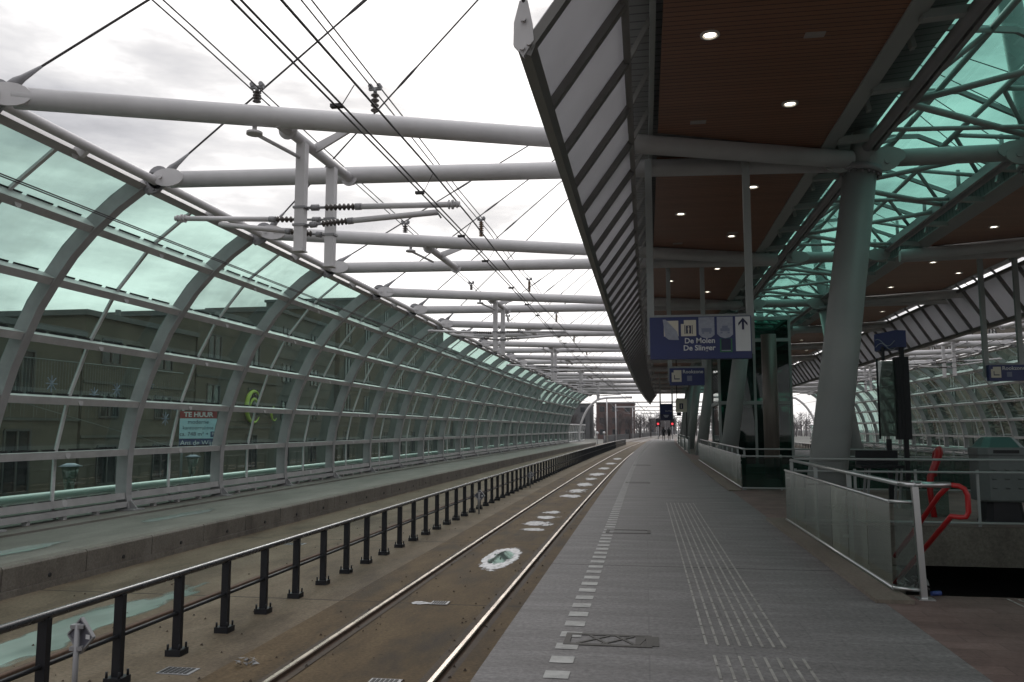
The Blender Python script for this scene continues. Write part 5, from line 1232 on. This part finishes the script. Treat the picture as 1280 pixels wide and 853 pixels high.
# lime swirl logos on the office front
for i, (yy, zz, r_, lab) in enumerate(((50.0, 2.95, 1.0, 'large lime green crescent swirl logo on the facade behind the glass'), (53.0, 2.55, 0.45, 'small lime green ring logo on the facade right of the large swirl'))):
    t = thing('swirl_logo', lab, 'logo sign', (-24.9, yy, zz), 'lime logo signs')
    for rr, a0, a1, w in ((r_, 0.5, 5.6, r_ * 0.26), (r_ * 0.5, -0.6, 3.6, r_ * 0.16)):
        pts = []; rs = []
        for q in range(25):
            a = a0 + (a1 - a0) * q / 24; pts.append((-24.85, yy + rr * math.cos(a), zz + rr * math.sin(a))); rs.append(0.02 + w * 0.5 * math.sin(math.pi * q / 24))
        g = MB(); g.tube(pts, rs, 8); build('swirl', g, M['lime'], t)
        if i: break
# light curtain with snowflakes
t = thing('light_curtain', 'hanging curtain of thin light strings with pale snowflakes behind the glass', 'light curtain', (-21.5, 29, 4))
g = MB(); g.tube([(-21.5, 25, 4.05), (-21.5, 36, 4.15)], 0.02, 6)
for i in range(70):
    y = 25.2 + i * 0.155; L = 1.9 + 0.3 * math.sin(i * 1.7); g.tube([(-21.5, y, 4.06), (-21.5, y, 4.06 - L)], 0.005, 4, False)
g.tube([(-21.5, 25.2, 2.6), (-21.5, 36, 0.6)], 0.012, 5)
build('string', g, mat('pale_string', (0.17, 0.175, 0.175), 0.6), t)
for (y, z, r_) in ((27.2, 3.2, 0.3), (29.6, 2.9, 0.28), (31.0, 3.15, 0.26), (32.4, 2.45, 0.36), (33.3, 3.5, 0.28), (34.6, 2.0, 0.3), (35.5, 2.6, 0.28)):
    g = MB()
    for q in range(4):
        a = q * math.pi / 4; v = Vector((0, math.cos(a), math.sin(a))) * r_; g.tube([Vector((-21.45, y, z)) - v, Vector((-21.45, y, z)) + v], 0.022, 5)
    build('snowflake', g, M['bluegrey'], t)
# lantern posts
def lantern(x, y, top, lab):
    t = thing('lamp_post', lab, 'street lamp', (x, y, -1.3), 'street lanterns behind the glass')
    g = MB(); g.tube([(x, y, -1.3), (x, y, top - 0.7)], [0.07, 0.045], 10); build('post', g, M['steel_dark'], t)
    g = MB(); g.tube([(x, y, top - 0.7), (x, y, top - 0.08)], [0.10, 0.22], 10); build('lamp_glass', g, M['glass_clear'], t)
    g = MB(); g.tube([(x, y, top - 0.08), (x, y, top)], [0.3, 0.1], 12); build('lamp_cap', g, M['bag'], t)
lantern(-15.0, 19.9, 0.65, 'tapered street lantern behind the first lower panes at far left')
lantern(-16.5, 28.5, 0.6, 'street lantern seen low behind the second bay of glass')
# pale shop fascia boards
for (y0, y1, lab) in ((21.0, 24.5, 'pale green shop board left of the lantern behind the glass'), (25.0, 28.5, 'pale green shop board right of the lantern behind the glass')):
    t = thing('shop_board', lab, 'sign', (-24.8, y0, -0.4), 'shop boards'); g = MB(); g.box(-24.9, -24.8, y0, y1, -0.75, 0.15); build('board', g, mat('board_paint', (0.32, 0.33, 0.25), 0.6, var=0.2), t)
    g = MB(); g.box(-24.95, -24.78, y0 - 0.06, y1 + 0.06, 0.152, 0.22); build('frame', g, M['winframe'], t)
# right side neighbours
building('long dark building behind the right glass wall, nearer part', 31, 14, 58, 11.5, M['facade2'], floors=3, side=-1, depth=10, gap=5.5)
building('long beige building behind the right glass wall, farther part', 32, 58.5, 108, 12.5, M['facade'], floors=3, side=-1, depth=10, gap=5.5)
# far end buildings and trees
def front_building(label, x0, x1, y, h, m, floors):
    t = thing('building', label, 'building', ((x0 + x1) / 2, y, -1.3))
    g = MB(); g.box(x0, x1, y, y + 18, -1.3, h); build('wall', g, m, t)
    g = MB(); g.box(x0 - 0.2, x1 + 0.2, y - 0.2, y + 18.2, h + 0.01, h + 0.3); build('roof', g, M['roofing'], t)
    fh = (h + 1) / floors; n = max(1, int((x1 - x0) / 3.2))
    for f in range(floors):
        for i in range(n):
            xx = x0 + (x1 - x0) * (i + 0.25) / n; g = MB(); z = -1 + f * fh + 0.8; g.box(xx, xx + 1.5, y - 0.05, y - 0.005, z, z + fh * 0.5)
            w = build('window', g, M['winframe'], t); g = MB(); g.face([(xx + .1, y - 0.06, z + .1), (xx + 1.4, y - 0.06, z + .1), (xx + 1.4, y - 0.06, z + fh * .5 - .1), (xx + .1, y - 0.06, z + fh * .5 - .1)]); build('pane', g, M['window'], w)
front_building('dark brick building in the distance left of the tracks', -13.5, -3.0, 232, 8.6, M['brick'], 3)
front_building('dark flat-roofed building in the distance at the end of the glass wall', -30, -15.5, 235, 8.4, M['roofing'], 3)
front_building('pale distant building right of the platform end', 22, 44, 270, 6.5, M['facade2'], 2)
front_building('low distant building straight ahead behind the catenary poles', 2, 15, 420, 6, M['facade2'], 2)
def bare_tree(x, y, h, lab, seed):
    rnd = random.Random(seed)
    t = thing('bare_tree', lab, 'tree', (x, y, -1.3), 'bare winter trees')
    g = MB(); g.tube([(x, y, -1.3), (x + 0.1, y, h * 0.35), (x, y, h * 0.8)], [0.2, 0.14, 0.05], 7); build('trunk', g, M['bark'], t)
    g = MB()
    for i in range(46):
        z = -1.3 + h * rnd.uniform(0.22, 0.85); a = rnd.uniform(0, 6.28); L = (h - z) * rnd.uniform(0.25, 0.5) + 0.5
        p = Vector((x, y, z)); q = p + Vector((math.cos(a) * L * 0.7, math.sin(a) * L * 0.7, L * 0.8)); g.tube([p, q], [0.05, 0.015], 4, False)
        for j in range(7):
            b = p.lerp(q, rnd.uniform(0.3, 1)); d = Vector((rnd.uniform(-1, 1), rnd.uniform(-1, 1), rnd.uniform(0.2, 1.2))) * L * 0.35; g.tube([b, b + d], [0.02, 0.012], 3, False)
            g.tube([b + d * 0.5, b + d * 0.5 + Vector((rnd.uniform(-1, 1), rnd.uniform(-1, 1), rnd.uniform(0.2, 1))) * L * 0.2], [0.014, 0.01], 3, False)
    build('crown', g, M['twig'], t)
for i, (x, y, h) in enumerate(((-9.5, 205, 6.5), (-6.5, 212, 7), (-3.8, 200, 5.8), (-1.5, 222, 6.5), (-17, 200, 6), (-21, 210, 5.5), (1.5, 255, 6.5), (4.2, 262, 7), (18.5, 235, 7.5), (21, 210, 7), (24.5, 220, 8), (27, 190, 7.5), (16.5, 280, 6.5), (19.5, 300, 7.5), (6.5, 330, 7), (22, 250, 8))):
    bare_tree(x, y, h, 'leafless brown tree in the distance %s' % ('before the dark brick building' if i < 6 else 'beyond the end of the platform'), 100 + i)
rnd = random.Random(77); g = MB()
for i in range(420):
    x = rnd.uniform(-26, 70); y = rnd.uniform(300, 430); h = rnd.uniform(4, 8.5); 
    g.tube([(x, y, -1.3), (x + rnd.uniform(-.3, .3), y, h)], [0.16, 0.05], 3, False)
    for j in range(12):
        z = h * rnd.uniform(0.15, 0.9); d = Vector((rnd.uniform(-1, 1), rnd.uniform(-1, 1), rnd.uniform(0.2, 1))) * rnd.uniform(0.8, 2.2); g.tube([Vector((x, y, z)), Vector((x, y, z)) + d], [0.09, 0.04], 3, False)
tag(build('distant_wood', g, M['twig']), 'bare grey wood in the haze far beyond the platform end', 'wood', None, 'stuff')
def conifer(x, y, h, lab, seed):
    rnd = random.Random(seed); t = thing('conifer_tree', lab, 'tree', (x, y, -1.3))
    g = MB(); g.tube([(x, y, -1.3), (x, y, h)], [0.2, 0.03], 7); build('trunk', g, M['bark'], t)
    g = MB()
    for i in range(900):
        f = rnd.random() ** 0.8; z = -0.5 + (h + 0.5) * f; r_ = (1 - f) * h * 0.34 * rnd.uniform(0.4, 1.05) + 0.1; a = rnd.uniform(0, 6.28)
        p = Vector((x + math.cos(a) * r_, y + math.sin(a) * r_, z - r_ * 0.3)); d = Vector((math.cos(a), math.sin(a), -0.3)) * 0.35; w = Vector((-math.sin(a), math.cos(a), rnd.uniform(-.4, .4))) * 0.16
        g.face([p - d, p + w, p + d, p - w])
    build('crown', g, M['needle'], t)
conifer(27.5, 128, 5.4, 'dark conifer seen through the opening at the end of the right glass wall', 5)
conifer(29.5, 150, 4.6, 'smaller dark conifer behind the end of the right glass wall', 6)
for i, (x, y, h) in enumerate(((27, 30, 6), (27.5, 44, 7), (26.5, 57, 6.5), (27.5, 70, 7), (27, 84, 7))): conifer(x, y, h, '%s dark evergreen from the camera behind the right glass wall' % ORD[i], 30 + i)
# gantries, signals, poles beyond the station
def gantry(y, x0, x1, h, lab):
    t = thing('catenary_gantry', lab, 'gantry', P((x0 + x1) / 2, y, -0.86), 'catenary gantries beyond the station')
    for x in (x0, x1):
        g = MB(); g.tube([P(x, y, -0.9), P(x, y, h + 0.6)], 0.11, 8); build('mast', g, M['steel'], t)
    g = MB(); g.beam(P(x0, y, h), P(x1, y, h), 0.12, 0.22); build('beam', g, M['steel'], t)
    g = MB()
    for x in (-7.3, -2.75, 13.2, 17.6): g.tube([P(x - 1.3, y, h - 0.1), P(x, y, h - 1.5)], 0.035, 6); g.tube([P(x - 1.3, y, h - 1.2), P(x, y, h - 1.45)], 0.03, 6)
    build('arms', g, M['steel_dark'], t)
for i, y in enumerate((142, 172, 205, 245, 290, 340)):
    gantry(y, -10.2 if i % 2 else -9.2, 20.5, 6.0, 'catenary gantry across the tracks, %s one past the station end' % ORD[i])
for dx, w in ((-2.75, 'left track'), (-7.3, 'far left track'), (13.2, 'right track')):
    wire('overhead wire running on over the %s beyond the station' % w, [P(dx, y, 4.7, 0) for y in yr(126, 345, 8)], 0.02, 'overhead wires beyond the station')
for (x, z, lab) in ((-0.9, 2.6, 'railway signal showing red, left of the hanging sign in the distance'), (1.6, 2.6, 'railway signal showing red, just below the distant blue sign')):
    y = 150; q = P(x, y, 0); t = thing('railway_signal', lab, 'signal', (q.x, y, -0.86), 'red railway signals')
    g = MB(); g.tube([(q.x, y, -0.86), (q.x, y, z - 0.6)], 0.08, 8); build('post', g, M['steel_dark'], t)
    g = MB(); g.box(q.x - 0.4, q.x + 0.4, y, y + 0.12, z - 0.75, z + 0.75); build('backboard', g, M['black'], t)
    g = MB(); g.disc((q.x, y - 0.05, z - 0.2), (0, 1, 0), 0.2, 0.08, 14); build('red_lamp', g, M['signal_red'], t)
for (x0, lab) in ((18.8, 'green noise barrier along the right of the line beyond the station'), (-10.6, 'dark low barrier along the left of the line beyond the station')):
    g = MB(); g.strip([(x0, -1.2), (x0 + 0.15, -1.2), (x0 + 0.15, 1.6 if x0 > 0 else 0.3), (x0, 1.6 if x0 > 0 else 0.3)], yr(150, 400, 10), 0, True)
    tag(build('noise_barrier', g, M['fence_green'] if x0 > 0 else M['black'], loc=P(x0, 150, -1.2)), lab, 'barrier')
for i, (x, y) in enumerate(((-9.8, 131), (-8.9, 133))):
    q = P(x, y, 0); t = thing('globe_lamp', ['globe lamp post by the end of the low glass screen', 'globe lamp post just right of the other, past the glass screen'][i], 'street lamp', (q.x, y, -1.3), 'globe lamps')
    g = MB(); g.tube([(q.x, y, -1.3), (q.x, y, 0.7)], 0.05, 8); build('post', g, M['steel_dark'], t)
    g = MB(); g.tube([Vector((q.x, y, 0.9)) + Vector((0, 0, 0.22 * math.cos(a_))) for a_ in [math.pi * j / 8 for j in range(9)]], [max(0.01, 0.22 * math.sin(math.pi * j / 8)) for j in range(9)], 12); build('globe', g, M['white'], t)

# ------------------------------------------------------------------ thin winter haze
hz = MB(); hz.box(-950, 950, -350, 1550, -2.7, 24.0)
hm = bpy.data.materials.new('haze_air'); hm.use_nodes = True; ht = hm.node_tree; ht.nodes.clear()
ho = ht.nodes.new('ShaderNodeOutputMaterial'); hv = ht.nodes.new('ShaderNodeVolumePrincipled'); hv.inputs['Color'].default_value = (0.82, 0.87, 0.95, 1); hv.inputs['Density'].default_value = 0.00025; hv.inputs['Anisotropy'].default_value = 0.2
ht.links.new(hv.outputs[0], ho.inputs['Volume'])
tag(build('haze', hz, hm), kind='stuff')

# ------------------------------------------------------------------ people far down the platform
def person(x, y, lab, facing, step, coat):
    t = thing('person', lab, 'person', P(x, y, 0), 'people walking at the platform end')
    o = P(x, y, 0)
    V = [(0, 0, .95), (0, 0, 1.15), (0, 0, 1.38), (0, 0, 1.50), (0, .01, 1.60), (0, .01, 1.72),
         (-.10, 0, .90), (-.11, step * .12, .50), (-.11, step * .16 - .05, .08), (-.11, step * .16 + .10, .03),
         (.10, 0, .90), (.11, -step * .10, .50), (.11, -step * .2 - .03, .08), (.11, -step * .2 + .12, .03),
         (-.19, 0, 1.40), (-.25, -.04, 1.12), (-.24, .08, .88), (.19, 0, 1.40), (.25, .04, 1.12), (.24, .10, .88)]
    E_ = [(0, 1), (1, 2), (2, 3), (3, 4), (4, 5), (0, 6), (6, 7), (7, 8), (8, 9), (0, 10), (10, 11), (11, 12), (12, 13), (2, 14), (14, 15), (15, 16), (2, 17), (17, 18), (18, 19)]
    RR = [.17, .16, .18, .06, .095, .085, .10, .07, .05, .045, .10, .07, .05, .045, .075, .055, .04, .075, .055, .04]
    me = bpy.data.meshes.new('person_body'); me.from_pydata([(a * facing, b, z) for a, b, z in V], E_, []); me.materials.append(M['cloth'])
    ob = bpy.data.objects.new('body', me); COL.objects.link(ob); ob.parent = t
    sk = ob.modifiers.new('skin', 'SKIN'); ob.modifiers.new('sub', 'SUBSURF').levels = 1
    for i, r_ in enumerate(RR): me.skin_vertices[0].data[i].radius = (r_, r_ * 0.8)
    me.skin_vertices[0].data[0].use_root = True
    g = MB(); g.tube([o + Vector((0, -.01, 1.58 + .2 * j / 6)) for j in range(7)], [.05, .088, .1, .1, .09, .06, .01], 10); build('hair', g, M['hair'], t)
    g = MB(); g.tube([o + Vector((0, 0, .62)), o + Vector((0, 0, .95)), o + Vector((0, 0, 1.2)), o + Vector((0, 0, 1.44))], [.2, .185, .19, .15], 12); build('coat', g, coat, t)
person(0.75, 112, 'person in a dark coat walking at the platform end, the left of two', 1, 1, M['cloth'])
person(1.45, 113, 'person in dark clothes walking at the platform end, the right of two', -1, -1, M['black'])
